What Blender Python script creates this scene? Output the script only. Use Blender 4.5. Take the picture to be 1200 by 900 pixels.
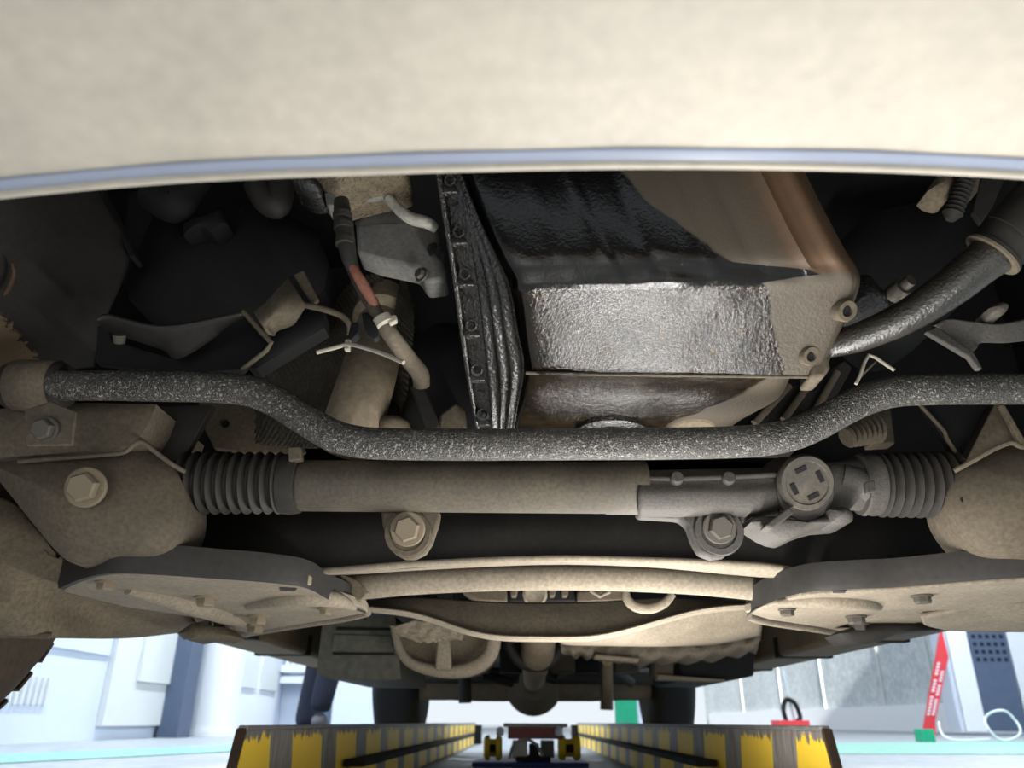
import bpy, bmesh, math, random
from mathutils import Vector, Matrix, noise as mnoise

random.seed(7)
for _o in list(bpy.data.objects):
    bpy.data.objects.remove(_o)
SC = bpy.context.scene
COL = SC.collection
R = math.radians

# ------------------------------------------------------------------ camera, world, sun, exposure
H = 0.15                       # lens height above the garage floor (m)
FPX = 900.0                    # focal length in pixels of the 1200x900 frame
PITCH = math.atan(396 / FPX)
YAW = math.atan(16 / FPX)
ROLL = R(0.35)
CAM = Vector((-0.037, 0, H))
cam_data = bpy.data.cameras.new('camera')
cam = bpy.data.objects.new('camera', cam_data)
COL.objects.link(cam)
cam.location = CAM
_rot = Matrix.Rotation(YAW, 3, 'Z') @ Matrix.Rotation(math.pi / 2 + PITCH, 3, 'X') @ Matrix.Rotation(ROLL, 3, 'Z')
cam.rotation_euler = _rot.to_euler()
cam_data.sensor_width = 36
cam_data.lens = 36 * FPX / 1200
cam_data.clip_start = 0.01
cam_data.dof.use_dof = True
cam_data.dof.focus_distance = 0.72
cam_data.dof.aperture_fstop = 9
SC.camera = cam

world = bpy.data.worlds.new('sky')
SC.world = world
world.use_nodes = True
_bg = world.node_tree.nodes['Background']
_bg.inputs[0].default_value = (0.86, 0.93, 1.0, 1)
_bg.inputs[1].default_value = 0.8
sun_data = bpy.data.lights.new('sun', 'SUN')
sun = bpy.data.objects.new('sun', sun_data)
COL.objects.link(sun)
sun_data.energy = 10.0
sun_data.angle = R(2)
sun_data.color = (1.0, 0.965, 0.90)
sun.rotation_euler = Vector((0.10, 0.93, -0.36)).to_track_quat('-Z', 'Y').to_euler()

SC.view_settings.view_transform = 'Standard'
SC.view_settings.look = 'None'
SC.view_settings.gamma = 1
SC.view_settings.use_curve_mapping = False
SC.view_settings.exposure = 0.3
FILL_W = 150                  # watts of each added ceiling fill light
try:
    SC.cycles.use_denoising = True
    SC.cycles.max_bounces = 8
    SC.cycles.diffuse_bounces = 6
except Exception:
    pass

RX, RY, RZ = (_rot @ Vector((1, 0, 0))), (_rot @ Vector((0, 1, 0))), (_rot @ Vector((0, 0, -1)))


def ray(u, v):
    return RZ + RX * ((u - 600) / FPX) - RY * ((v - 450) / FPX)


def P(u, v, y):
    """point seen at (u, v) of the photograph that lies y metres ahead of the lens"""
    d = ray(u, v)
    return CAM + d * (y / d.y)


def PZ(u, v, z):
    d = ray(u, v)
    return CAM + d * ((z - CAM.z) / d.z)


def PX(u, v, x):
    d = ray(u, v)
    return CAM + d * ((x - CAM.x) / d.x)


def px(n, y):
    """length of n pixels at distance y in front of the lens"""
    return n / FPX * y * 0.97


# ------------------------------------------------------------------ object helpers
WLOC = {}


def thing(name, label, cat, loc, group=None, kind=None):
    o = bpy.data.objects.new(name, None)
    o.empty_display_size = 0.05
    COL.objects.link(o)
    o.location = loc
    WLOC[o.name] = Vector(loc)
    o['label'] = label
    o['category'] = cat
    if group:
        o['group'] = group
    if kind:
        o['kind'] = kind
    return o


def tag(o, label, cat, group=None):
    o['label'] = label
    o['category'] = cat
    if group:
        o['group'] = group
    return o


def mk(name, verts, faces, mat, parent=None, smooth=True, bevel=0, seg=2, kind=None, subsurf=0, angle=40, label=None):
    verts = [Vector(v) for v in verts]
    c = sum(verts, Vector()) / len(verts)
    me = bpy.data.meshes.new(name)
    me.from_pydata([v - c for v in verts], [], faces)
    bm = bmesh.new()
    bm.from_mesh(me)
    bmesh.ops.recalc_face_normals(bm, faces=bm.faces)
    bm.to_mesh(me)
    bm.free()
    me.materials.append(mat)
    o = bpy.data.objects.new(name, me)
    COL.objects.link(o)
    if parent:
        o.parent = parent
        o.location = c - WLOC[parent.name]
    else:
        o.location = c
    WLOC[o.name] = c
    if smooth:
        for p in me.polygons:
            p.use_smooth = True
        try:
            me.set_sharp_from_angle(angle=R(angle))
        except Exception:
            pass
    if bevel:
        b = o.modifiers.new('bevel', 'BEVEL')
        b.width = bevel
        b.segments = seg
        b.limit_method = 'ANGLE'
        b.angle_limit = R(35)
        b.harden_normals = False
    if subsurf:
        s = o.modifiers.new('sub', 'SUBSURF')
        s.levels = s.render_levels = subsurf
    if kind:
        o['kind'] = kind
    if label:
        o['label'] = label
    return o


def copy_of(o, parent, wloc, rot=None):
    c = o.copy()
    COL.objects.link(c)
    c.parent = parent
    c.location = Vector(wloc) - (WLOC[parent.name] if parent else Vector())
    if rot is not None:
        c.rotation_euler = rot
    WLOC[c.name] = Vector(wloc)
    return c


def catmull(pts, n):
    """resample a polyline of vectors smoothly, n steps per span"""
    pts = [Vector(p) for p in pts]
    out = []
    for i in range(len(pts) - 1):
        p0 = pts[max(i - 1, 0)]
        p1, p2 = pts[i], pts[i + 1]
        p3 = pts[min(i + 2, len(pts) - 1)]
        for k in range(n):
            t = k / n
            out.append(0.5 * ((2 * p1) + (p2 - p0) * t + (2 * p0 - 5 * p1 + 4 * p2 - p3) * t * t + (3 * p1 - p0 - 3 * p2 + p3) * t ** 3))
    out.append(pts[-1])
    return out


def tube_vf(pts, rad, n=16, caps=True):
    pts = [Vector(p) for p in pts]
    m = len(pts)
    rs = rad if isinstance(rad, (list, tuple)) else [rad] * m
    V, F = [], []
    t0 = (pts[1] - pts[0]).normalized()
    up = Vector((0, 0, 1)) if abs(t0.z) < 0.9 else Vector((0, 1, 0))
    a = t0.cross(up).normalized()
    for i, p in enumerate(pts):
        t = (pts[min(i + 1, m - 1)] - pts[max(i - 1, 0)]).normalized()
        a = (a - t * a.dot(t)).normalized()
        b = t.cross(a)
        for k in range(n):
            w = 2 * math.pi * k / n
            V.append(p + (a * math.cos(w) + b * math.sin(w)) * rs[i])
    for i in range(m - 1):
        for k in range(n):
            F.append((i * n + k, i * n + (k + 1) % n, (i + 1) * n + (k + 1) % n, (i + 1) * n + k))
    if caps:
        F.append(tuple(range(n - 1, -1, -1)))
        F.append(tuple((m - 1) * n + k for k in range(n)))
    return V, F


def tube(name, pts, rad, mat, parent=None, n=16, smoothn=0, **kw):
    if smoothn:
        if isinstance(rad, (list, tuple)):
            rr = [v.x for v in catmull([Vector((r, 0, 0)) for r in rad], smoothn)]
        else:
            rr = rad
        pts = catmull(pts, smoothn)
        rad = rr
    V, F = tube_vf(pts, rad, n)
    return mk(name, V, F, mat, parent, **kw)


def lathe_vf(o, axis, prof, n=32):
    """prof: (distance along axis, radius)"""
    o, axis = Vector(o), Vector(axis).normalized()
    up = Vector((0, 0, 1)) if abs(axis.z) < 0.9 else Vector((0, 1, 0))
    a = axis.cross(up).normalized()
    b = axis.cross(a)
    V, F = [], []
    for (t, r) in prof:
        for k in range(n):
            w = 2 * math.pi * k / n
            V.append(o + axis * t + (a * math.cos(w) + b * math.sin(w)) * max(r, 1e-5))
    for i in range(len(prof) - 1):
        for k in range(n):
            F.append((i * n + k, i * n + (k + 1) % n, (i + 1) * n + (k + 1) % n, (i + 1) * n + k))
    F.append(tuple(range(n - 1, -1, -1)))
    F.append(tuple((len(prof) - 1) * n + k for k in range(n)))
    return V, F


def lathe(name, o, axis, prof, mat, parent=None, n=32, **kw):
    V, F = lathe_vf(o, axis, prof, n)
    return mk(name, V, F, mat, parent, **kw)


def join(*vfs):
    V, F = [], []
    for v, f in vfs:
        k = len(V)
        V += list(v)
        F += [tuple(i + k for i in ff) for ff in f]
    return V, F


def prism_vf(pts, d):
    pts = [Vector(p) for p in pts]
    d = Vector(d)
    n = len(pts)
    V = pts + [p + d for p in pts]
    F = [tuple(range(n)), tuple(range(2 * n - 1, n - 1, -1))]
    F += [(i, (i + 1) % n, n + (i + 1) % n, n + i) for i in range(n)]
    return V, F


def prism(name, pts, d, mat, parent=None, bevel=0.001, **kw):
    V, F = prism_vf(pts, d)
    return mk(name, V, F, mat, parent, bevel=bevel, **kw)


def outl(uv, y):
    return [P(q[0], q[1], q[2] if len(q) > 2 else y) for q in uv]


def plate(name, uv, y, depth, mat, parent=None, bevel=0.0012, **kw):
    return prism(name, outl(uv, y), (0, depth, 0), mat, parent, bevel, **kw)


def hplate(name, uv, z, h, mat, parent=None, bevel=0.0012, **kw):
    return prism(name, [PZ(q[0], q[1], q[2] if len(q) > 2 else z) for q in uv], (0, 0, h), mat, parent, bevel, **kw)


def box_vf(a, b):
    x0, y0, z0 = a
    x1, y1, z1 = b
    return prism_vf([(x0, y0, z0), (x1, y0, z0), (x1, y1, z0), (x0, y1, z0)], (0, 0, z1 - z0))


def box(name, a, b, mat, parent=None, bevel=0.002, **kw):
    V, F = box_vf(a, b)
    return mk(name, V, F, mat, parent, bevel=bevel, **kw)


def dome(name, uv, y, bulge, depth, mat, parent=None, rings=6, ctr=None, sm=4, **kw):
    """a rounded block: outline at y that bulges towards the viewer and runs back by depth"""
    base = outl(uv, y)
    ring = catmull(base + [base[0]], sm)[:-1] if sm else base
    c = P(ctr[0], ctr[1], y) if ctr else sum(ring, Vector()) / len(ring)
    n = len(ring)
    V, F = [], []
    V += [p + Vector((0, depth, 0)) for p in ring]
    for i in range(rings):
        a = i / rings * math.pi / 2
        s = math.cos(a) * 0.5 + 0.5 * (1 - i / rings)
        for p in ring:
            q = c + (p - c) * s
            V.append(q - Vector((0, bulge * math.sin(a), 0)))
    V.append(c - Vector((0, bulge, 0)))
    for i in range(rings):
        for k in range(n):
            F.append((i * n + k, i * n + (k + 1) % n, (i + 1) * n + (k + 1) % n, (i + 1) * n + k))
    L = rings * n
    for k in range(n):
        F.append((L + k, L + (k + 1) % n, len(V) - 1))
    F.append(tuple(range(n - 1, -1, -1)))
    return mk(name, V, F, mat, parent, **kw)


def grid(name, rows, mat, parent=None, nu=4, nv=4, thick=0.0, disp=None, attrs=None, **kw):
    """smooth sheet through rows of points; disp(s, t) pushes along the normal; attrs: name -> f(s, t)"""
    rr = [catmull(r, nu) for r in rows]
    cols = [catmull([r[i] for r in rr], nv) for i in range(len(rr[0]))]
    nc, nr = len(cols), len(cols[0])
    G = [[cols[i][j].copy() for i in range(nc)] for j in range(nr)]
    if disp:
        D = [[None] * nc for _ in range(nr)]
        for j in range(nr):
            for i in range(nc):
                a = G[j][min(i + 1, nc - 1)] - G[j][max(i - 1, 0)]
                b = G[min(j + 1, nr - 1)][i] - G[max(j - 1, 0)][i]
                nrm = a.cross(b).normalized()
                if nrm.dot(G[j][i] - CAM) > 0:
                    nrm = -nrm
                D[j][i] = G[j][i] + nrm * disp(i / (nc - 1), j / (nr - 1))
        G = D
    V = [p for row in G for p in row]
    F = [(j * nc + i, j * nc + i + 1, (j + 1) * nc + i + 1, (j + 1) * nc + i) for j in range(nr - 1) for i in range(nc - 1)]
    o = mk(name, V, F, mat, parent, **kw)
    if attrs:
        for an, fn in attrs.items():
            at = o.data.attributes.new(an, 'FLOAT', 'POINT')
            for j in range(nr):
                for i in range(nc):
                    at.data[j * nc + i].value = fn(i / (nc - 1), j / (nr - 1))
    if thick:
        m = o.modifiers.new('solid', 'SOLIDIFY')
        m.thickness = thick
        # thickness grows away from the lens
        p = o.data.polygons[len(o.data.polygons) // 2]
        wc = WLOC[o.name] + p.center
        m.offset = -1 if p.normal.dot(CAM - wc) > 0 else 1
    return o


_BOLT = {}


def bolt(parent, pos, nrm, r, mat, washer=True, spin=0.3, wr=1.9, label=None):
    """hex-head bolt with a rounded crown, its washer a piece of its own"""
    key = mat.name
    q = Vector(nrm).to_track_quat('Z', 'Y')
    rot = (q.to_matrix() @ Matrix.Rotation(spin, 3, 'Z')).to_euler()
    if key not in _BOLT:
        V, F = [], []
        for (z, s) in ((0, 1), (0.75, 1), (0.95, 0.86)):
            for k in range(6):
                a = k * math.pi / 3
                V.append(Vector((math.cos(a) * s, math.sin(a) * s, z)))
        for i in range(2):
            for k in range(6):
                F.append((i * 6 + k, i * 6 + (k + 1) % 6, i * 6 + 6 + (k + 1) % 6, i * 6 + 6 + k))
        F.append(tuple(range(12, 18)))
        F.append((5, 4, 3, 2, 1, 0))
        mh = bpy.data.meshes.new('bolt')
        mh.from_pydata(V, [], F)
        mh.materials.append(mat)
        V, F = lathe_vf((0, 0, 0), (0, 0, 1), [(-0.1, 1), (0.14, 1), (0.2, 0.93), (0.2, 0.3)], 24)
        mw = bpy.data.meshes.new('washer')
        mw.from_pydata(V, [], F)
        mw.materials.append(mat)
        _BOLT[key] = (mh, mw)
    mh, mw = _BOLT[key]
    o = bpy.data.objects.new('bolt', mh)
    COL.objects.link(o)
    o.parent = parent
    o.location = Vector(pos) - WLOC[parent.name]
    o.rotation_euler = rot
    o.scale = (r, r, r)
    WLOC[o.name] = Vector(pos)
    if washer:
        w = bpy.data.objects.new('washer', mw)
        COL.objects.link(w)
        w.parent = o
        w.scale = (wr, wr, 1)
    return o


# ------------------------------------------------------------------ materials
def S(r, g, b):
    f = lambda c: (c / 255 / 12.92) if c / 255 <= 0.04045 else ((c / 255 + 0.055) / 1.055) ** 2.4
    return (f(r), f(g), f(b), 1)


def nt(name):
    m = bpy.data.materials.new(name)
    m.use_nodes = True
    t = m.node_tree
    return m, t, t.nodes['Principled BSDF'], t.links.new


def node(t, kind, **kw):
    n = t.nodes.new(kind)
    for k, v in kw.items():
        if k.startswith('i_'):
            n.inputs[int(k[2:]) if k[2:].isdigit() else k[2:]].default_value = v
        else:
            setattr(n, k, v)
    return n


def ramp(t, a, b, c0=(0, 0, 0, 1), c1=(1, 1, 1, 1)):
    n = t.nodes.new('ShaderNodeValToRGB')
    n.color_ramp.elements[0].position = a
    n.color_ramp.elements[1].position = b
    n.color_ramp.elements[0].color = c0
    n.color_ramp.elements[1].color = c1
    return n


def mixc(t, fac, a, b):
    n = t.nodes.new('ShaderNodeMix')
    n.data_type = 'RGBA'
    L = t.links.new
    for sock, val in ((n.inputs[0], fac), (n.inputs[6], a), (n.inputs[7], b)):
        if hasattr(val, 'is_output') or isinstance(val, bpy.types.NodeSocket):
            L(val, sock)
        else:
            sock.default_value = val
    return n.outputs[2]


def dusty(name, base, dust, amt=0.5, s1=9, s2=160, rough=(0.55, 0.9), bump=0.25, metal=0.0, spec=0.4, spots=0.0, spotc=None, bdist=0.0006, v2=(0.74, 1.16)):
    m, t, b, L = nt(name)
    tc = node(t, 'ShaderNodeTexCoord')
    n1 = node(t, 'ShaderNodeTexNoise')
    n1.inputs['Scale'].default_value = s1
    n1.inputs['Detail'].default_value = 8
    n1.inputs['Roughness'].default_value = 0.65
    L(tc.outputs['Object'], n1.inputs['Vector'])
    lo = 0.62 - 0.4 * amt
    r1 = ramp(t, lo - 0.28, lo + 0.30)
    L(n1.outputs[0], r1.inputs[0])
    n2 = node(t, 'ShaderNodeTexNoise')
    n2.inputs['Scale'].default_value = s2
    n2.inputs['Detail'].default_value = 4
    L(tc.outputs['Object'], n2.inputs['Vector'])
    col = mixc(t, r1.outputs[0], base, dust)
    r2 = ramp(t, 0.3, 0.75, (v2[0],) * 3 + (1,), (v2[1],) * 3 + (1,))
    L(n2.outputs[0], r2.inputs[0])
    mul = t.nodes.new('ShaderNodeMix')
    mul.data_type = 'RGBA'
    mul.blend_type = 'MULTIPLY'
    mul.inputs[0].default_value = 1
    L(col, mul.inputs[6])
    L(r2.outputs[0], mul.inputs[7])
    col = mul.outputs[2]
    if spots:
        n3 = node(t, 'ShaderNodeTexNoise')
        n3.inputs['Scale'].default_value = s1 * 3.1
        n3.inputs['Detail'].default_value = 6
        n3.inputs['Roughness'].default_value = 0.7
        L(tc.outputs['Object'], n3.inputs['Vector'])
        r3 = ramp(t, 0.72 - spots * 0.2, 0.78 - spots * 0.2)
        L(n3.outputs[0], r3.inputs[0])
        col = mixc(t, r3.outputs[0], col, spotc or S(40, 34, 28))
    L(col, b.inputs['Base Color'])
    rr = node(t, 'ShaderNodeMapRange')
    rr.inputs[3].default_value = rough[0]
    rr.inputs[4].default_value = rough[1]
    L(r1.outputs[0], rr.inputs[0])
    L(rr.outputs[0], b.inputs['Roughness'])
    b.inputs['Metallic'].default_value = metal
    b.inputs['Specular IOR Level'].default_value = spec
    bp = node(t, 'ShaderNodeBump')
    bp.inputs['Strength'].default_value = bump
    bp.inputs['Distance'].default_value = bdist
    L(n2.outputs[0], bp.inputs['Height'])
    L(bp.outputs[0], b.inputs['Normal'])
    return m


def plain(name, col, rough=0.6, metal=0.0, bump=0.0, scale=60, var=0.12, spec=0.4):
    d = tuple(min(1, c * (1 + var)) for c in col[:3]) + (1,)
    k = tuple(c * (1 - var) for c in col[:3]) + (1,)
    return dusty(name, k, d, 0.5, scale * 0.2, scale, (rough, min(1, rough + 0.1)), bump, metal, spec, v2=(1 - var, 1 + var))


M = {}
M['panel'] = dusty('dusty_panel', S(162, 156, 145), S(186, 178, 164), 0.55, 16, 130, (0.5, 0.75), 0.03, 0, 0.4, 0.08, S(204, 198, 186), v2=(0.93, 1.05))
M['lip'] = plain('pale_lip', S(150, 158, 176), 0.3, 0.0, 0.03, 40, 0.03)  # bluish tint is the sky's reflection put into the base colour
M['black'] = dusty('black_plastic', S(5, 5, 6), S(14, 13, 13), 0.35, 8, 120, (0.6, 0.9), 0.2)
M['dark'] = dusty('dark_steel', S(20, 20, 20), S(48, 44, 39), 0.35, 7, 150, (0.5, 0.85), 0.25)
M['frame'] = dusty('dusty_frame_steel', S(60, 55, 48), S(100, 90, 75), 0.6, 14, 260, (0.6, 0.9), 0.3, 0, 0.3, 0.12, S(52, 42, 34))
M['arm'] = dusty('tan_road_dust', S(84, 76, 64), S(118, 106, 88), 0.65, 14, 220, (0.65, 0.92), 0.3, 0, 0.3, 0.15, S(70, 60, 50))
M['tan'] = dusty('tan_dusted_steel', S(106, 98, 85), S(140, 129, 112), 0.62, 14, 240, (0.6, 0.9), 0.25, 0, 0.3, 0.1, S(80, 66, 50))
M['rack'] = dusty('rack_tube_steel', S(52, 49, 44), S(92, 84, 70), 0.45, 14, 300, (0.5, 0.8), 0.3, 0.0, 0.4, 0.05, S(150, 130, 96))
M['cast'] = dusty('cast_aluminium_dirty', S(44, 43, 41), S(82, 78, 72), 0.5, 16, 420, (0.5, 0.8), 0.9, 0.1, 0.4)
M['rubber'] = dusty('rubber', S(24, 23, 22), S(48, 44, 38), 0.5, 22, 120, (0.55, 0.85), 0.15)
M['tyre'] = dusty('tyre_rubber', S(44, 39, 34), S(84, 71, 58), 0.55, 12, 90, (0.7, 0.95), 0.3)
M['tyre_dark'] = dusty('tyre_rubber_dark', S(18, 18, 19), S(26, 26, 27), 0.4, 12, 90, (0.7, 0.95), 0.2)
M['bar'] = dusty('gritty_black_bar', S(22, 22, 21), S(66, 62, 55), 0.45, 130, 680, (0.25, 0.42), 1.0, 0.0, 0.8, 0.85, S(150, 146, 137), bdist=0.003)
M['bar_dust'] = M['frame']
M['hose'] = dusty('oily_hose', S(20, 20, 20), S(52, 48, 40), 0.4, 25, 420, (0.16, 0.4), 0.9, 0, 0.8, bdist=0.001)
M['oilsteel'] = dusty('oily_black_steel', S(16, 15, 14), S(40, 36, 30), 0.35, 40, 360, (0.14, 0.4), 1.0, 0, 0.9, bdist=0.0016)
M['grey'] = dusty('grey_cast', S(86, 88, 90), S(120, 116, 108), 0.35, 25, 260, (0.5, 0.8), 0.4, 0, 0.4)
M['silver'] = dusty('silver_sleeve', S(150, 148, 140), S(190, 186, 174), 0.6, 60, 260, (0.35, 0.6), 0.5, 0.3, 0.5, 0.3, S(40, 38, 34))
M['grease'] = dusty('dried_grease', S(44, 37, 26), S(112, 98, 74), 0.5, 120, 420, (0.3, 0.7), 1.0, 0, 0.6, 0.7, S(24, 20, 14), bdist=0.003)
M['shield'] = dusty('foil_heat_shield', S(44, 42, 38), S(92, 86, 74), 0.55, 20, 200, (0.35, 0.65), 0.3, 0.35, 0.5)
M['pipe'] = dusty('exhaust_pipe_steel', S(120, 108, 92), S(168, 152, 128), 0.6, 16, 140, (0.45, 0.75), 0.2, 0.2, 0.4, 0.12, S(66, 48, 34))
M['steel'] = dusty('bolt_steel', S(92, 84, 72), S(140, 126, 104), 0.55, 60, 300, (0.45, 0.75), 0.3, 0.2)
M['steel_dark'] = dusty('dark_bolt_steel', S(52, 50, 48), S(96, 90, 80), 0.5, 60, 300, (0.45, 0.75), 0.3, 0.2)
M['redwire'] = dusty('faded_red_wire', S(130, 66, 54), S(156, 110, 92), 0.5, 60, 300, (0.5, 0.8), 0.2)
M['wrap'] = dusty('taped_loom', S(22, 22, 23), S(58, 54, 48), 0.4, 30, 260, (0.5, 0.85), 0.4)
M['tie'] = plain('pale_tie', S(150, 144, 130), 0.6)
M['greenwhite'] = dusty('grey_green_plastic', S(74, 76, 68), S(104, 102, 90), 0.5, 6, 60, (0.6, 0.9), 0.1)


def pan_material():
    m, t, b, L = nt('oil_wet_pan')
    tc = node(t, 'ShaderNodeTexCoord')
    wet = node(t, 'ShaderNodeAttribute', attribute_name='wet')
    rust = node(t, 'ShaderNodeAttribute', attribute_name='rust')
    soak = node(t, 'ShaderNodeAttribute', attribute_name='soak')

    def nz(sc, det=6, ro=0.6):
        n = node(t, 'ShaderNodeTexNoise')
        n.inputs['Scale'].default_value = sc
        n.inputs['Detail'].default_value = det
        n.inputs['Roughness'].default_value = ro
        L(tc.outputs['Object'], n.inputs['Vector'])
        return n

    def thresh(attr, nzn, amp, lo, hi):
        ma = node(t, 'ShaderNodeMath', operation='MULTIPLY_ADD')
        L(nzn.outputs[0], ma.inputs[0])
        ma.inputs[1].default_value = amp
        L(attr.outputs['Fac'], ma.inputs[2])
        sub = node(t, 'ShaderNodeMath', operation='SUBTRACT')
        L(ma.outputs[0], sub.inputs[0])
        sub.inputs[1].default_value = amp * 0.5
        r = ramp(t, lo, hi)
        L(sub.outputs[0], r.inputs[0])
        return r.outputs[0]

    nA, nB, nC, nF = nz(26), nz(90, 8, 0.7), nz(210, 5, 0.6), nz(460, 3, 0.55)
    wm = thresh(wet, nA, 0.35, 0.46, 0.54)
    sm = thresh(soak, nB, 0.5, 0.35, 0.65)
    rm = thresh(rust, nB, 0.8, 0.3, 0.8)
    dry = mixc(t, rm, S(74, 66, 55), S(98, 70, 46))
    g1 = ramp(t, 0.42, 0.68)
    L(nB.outputs[0], g1.inputs[0])
    grim = mixc(t, g1.outputs[0], S(15, 13, 9), S(46, 36, 23))
    wetc = mixc(t, sm, grim, S(13, 12, 11))
    col = mixc(t, wm, dry, wetc)
    L(col, b.inputs['Base Color'])
    rw = node(t, 'ShaderNodeMapRange')
    rw.inputs[3].default_value = 0.62
    rw.inputs[4].default_value = 0.15
    L(wm, rw.inputs[0])
    L(rw.outputs[0], b.inputs['Roughness'])
    b.inputs['Specular IOR Level'].default_value = 0.42
    b.inputs['Coat Weight'].default_value = 0.0
    cw = node(t, 'ShaderNodeMath', operation='MULTIPLY_ADD')
    L(sm, cw.inputs[0])
    cw.inputs[1].default_value = -0.1
    cw.inputs[2].default_value = 0.12
    cw2 = node(t, 'ShaderNodeMath', operation='MULTIPLY')
    L(cw.outputs[0], cw2.inputs[0])
    L(wm, cw2.inputs[1])
    L(cw2.outputs[0], b.inputs['Coat Weight'])
    b.inputs['Coat Roughness'].default_value = 0.12
    ad = node(t, 'ShaderNodeMath', operation='ADD')
    L(nC.outputs[0], ad.inputs[0])
    L(nF.outputs[0], ad.inputs[1])
    bp = node(t, 'ShaderNodeBump')
    bs = node(t, 'ShaderNodeMapRange')
    bs.inputs[3].default_value = 0.45
    bs.inputs[4].default_value = 0.12
    L(sm, bs.inputs[0])
    L(bs.outputs[0], bp.inputs['Strength'])
    bp.inputs['Distance'].default_value = 0.0016
    L(ad.outputs[0], bp.inputs['Height'])
    L(bp.outputs[0], b.inputs['Normal'])
    L(bp.outputs[0], b.inputs['Coat Normal'])
    return m


M['pan'] = pan_material()
M['arch'] = dusty('arch_shield', S(22, 21, 20), S(38, 34, 30), 0.4, 9, 160, (0.6, 0.9), 0.3)
_t = M['arch'].node_tree
_b = _t.nodes['Principled BSDF']
_src = _b.inputs['Base Color'].links[0].from_socket
_at = node(_t, 'ShaderNodeAttribute', attribute_name='worn')
_n = node(_t, 'ShaderNodeTexNoise')
_n.inputs['Scale'].default_value = 45
_n.inputs['Detail'].default_value = 8
_ma = node(_t, 'ShaderNodeMath', operation='MULTIPLY_ADD')
_t.links.new(_n.outputs[0], _ma.inputs[0])
_ma.inputs[1].default_value = 0.9
_t.links.new(_at.outputs['Fac'], _ma.inputs[2])
_r = ramp(_t, 0.88, 1.02)
_t.links.new(_ma.outputs[0], _r.inputs[0])
_t.links.new(mixc(_t, _r.outputs[0], _src, S(104, 86, 66)), _b.inputs['Base Color'])


def stripe_material():
    """yellow paint bars on worn grey-brown steel, chipped along the top edge"""
    m, t, b, L = nt('hazard_striped_steel')
    g = node(t, 'ShaderNodeTexCoord')
    sp = node(t, 'ShaderNodeSeparateXYZ')
    L(g.outputs['Object'], sp.inputs[0])
    n = node(t, 'ShaderNodeTexNoise')
    n.inputs['Scale'].default_value = 14
    n.inputs['Detail'].default_value = 8
    n.inputs['Roughness'].default_value = 0.7
    mp = node(t, 'ShaderNodeMapping')
    mp.inputs['Scale'].default_value = (1, 3, 0.8)
    L(g.outputs['Object'], mp.inputs['Vector'])
    L(mp.outputs[0], n.inputs['Vector'])
    # slanted bars: y + 0.15 z, period 0.35
    a = node(t, 'ShaderNodeMath', operation='MULTIPLY_ADD')
    L(sp.outputs['Z'], a.inputs[0])
    a.inputs[1].default_value = 0.25
    L(sp.outputs['Y'], a.inputs[2])
    a2 = node(t, 'ShaderNodeMath', operation='MULTIPLY_ADD')
    L(a.outputs[0], a2.inputs[0])
    a2.inputs[1].default_value = 1 / 0.355
    a2.inputs[2].default_value = 100 + STRIPE_PHASE
    fr = node(t, 'ShaderNodeMath', operation='FRACT')
    L(a2.outputs[0], fr.inputs[0])
    lt = node(t, 'ShaderNodeMath', operation='LESS_THAN')
    L(fr.outputs[0], lt.inputs[0])
    lt.inputs[1].default_value = 0.62
    # wear near the top edge (object z) and in chips
    wz = node(t, 'ShaderNodeMapRange')
    wz.inputs[1].default_value = 0.045
    wz.inputs[2].default_value = 0.072
    wz.inputs[3].default_value = 0.0
    wz.inputs[4].default_value = 0.42
    L(sp.outputs['Z'], wz.inputs[0])
    su = node(t, 'ShaderNodeMath', operation='SUBTRACT')
    L(n.outputs[0], su.inputs[0])
    L(wz.outputs[0], su.inputs[1])
    r = ramp(t, 0.27, 0.31)
    L(su.outputs[0], r.inputs[0])
    mm = node(t, 'ShaderNodeMath', operation='MULTIPLY')
    L(r.outputs[0], mm.inputs[0])
    L(lt.outputs[0], mm.inputs[1])
    rb = ramp(t, 0.4, 0.65, S(112, 105, 98), S(156, 150, 143))
    L(n.outputs[0], rb.inputs[0])
    col = mixc(t, mm.outputs[0], rb.outputs[0], S(255, 214, 56))
    L(col, b.inputs['Base Color'])
    b.inputs['Roughness'].default_value = 0.5
    return m


STRIPE_PHASE = 0.55
M['stripe'] = stripe_material()
M['rusty_edge'] = dusty('rusted_edge', S(34, 28, 24), S(78, 56, 40), 0.5, 40, 200, (0.6, 0.9), 0.4)
M['deck'] = dusty('worn_deck_steel', S(110, 108, 106), S(160, 158, 154), 0.5, 20, 160, (0.35, 0.6), 0.2, 0.3)
M['floor'] = dusty('painted_concrete', S(128, 136, 144), S(152, 158, 164), 0.5, 1.2, 14, (0.35, 0.6), 0.05)
M['green'] = dusty('green_floor_paint', S(96, 150, 138), S(128, 176, 162), 0.5, 2, 20, (0.4, 0.6), 0.05)
M['wall'] = plain('pale_blue_wall', S(200, 210, 224), 0.6, 0, 0.0, 8, 0.015)
M['wallb'] = plain('pale_grey_wall', S(206, 210, 210), 0.6, 0, 0.0, 8, 0.015)
M['wallc'] = dusty('stained_concrete_wall', S(170, 180, 186), S(206, 214, 218), 0.5, 0.6, 9, (0.7, 0.9), 0.1)
M['white'] = plain('white_paint', S(224, 228, 234), 0.5, 0, 0, 10, 0.015)
M['slate'] = plain('slate_blue_paint', S(78, 92, 114), 0.5, 0, 0, 10, 0.06)
M['red'] = plain('red_sheet', S(206, 58, 66), 0.5, 0, 0, 20, 0.06)
M['reddull'] = plain('dull_red_paint', S(140, 70, 66), 0.45, 0, 0, 20, 0.1)
M['blue'] = plain('blue_paint', S(40, 66, 140), 0.4, 0, 0, 20, 0.1)
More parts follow.
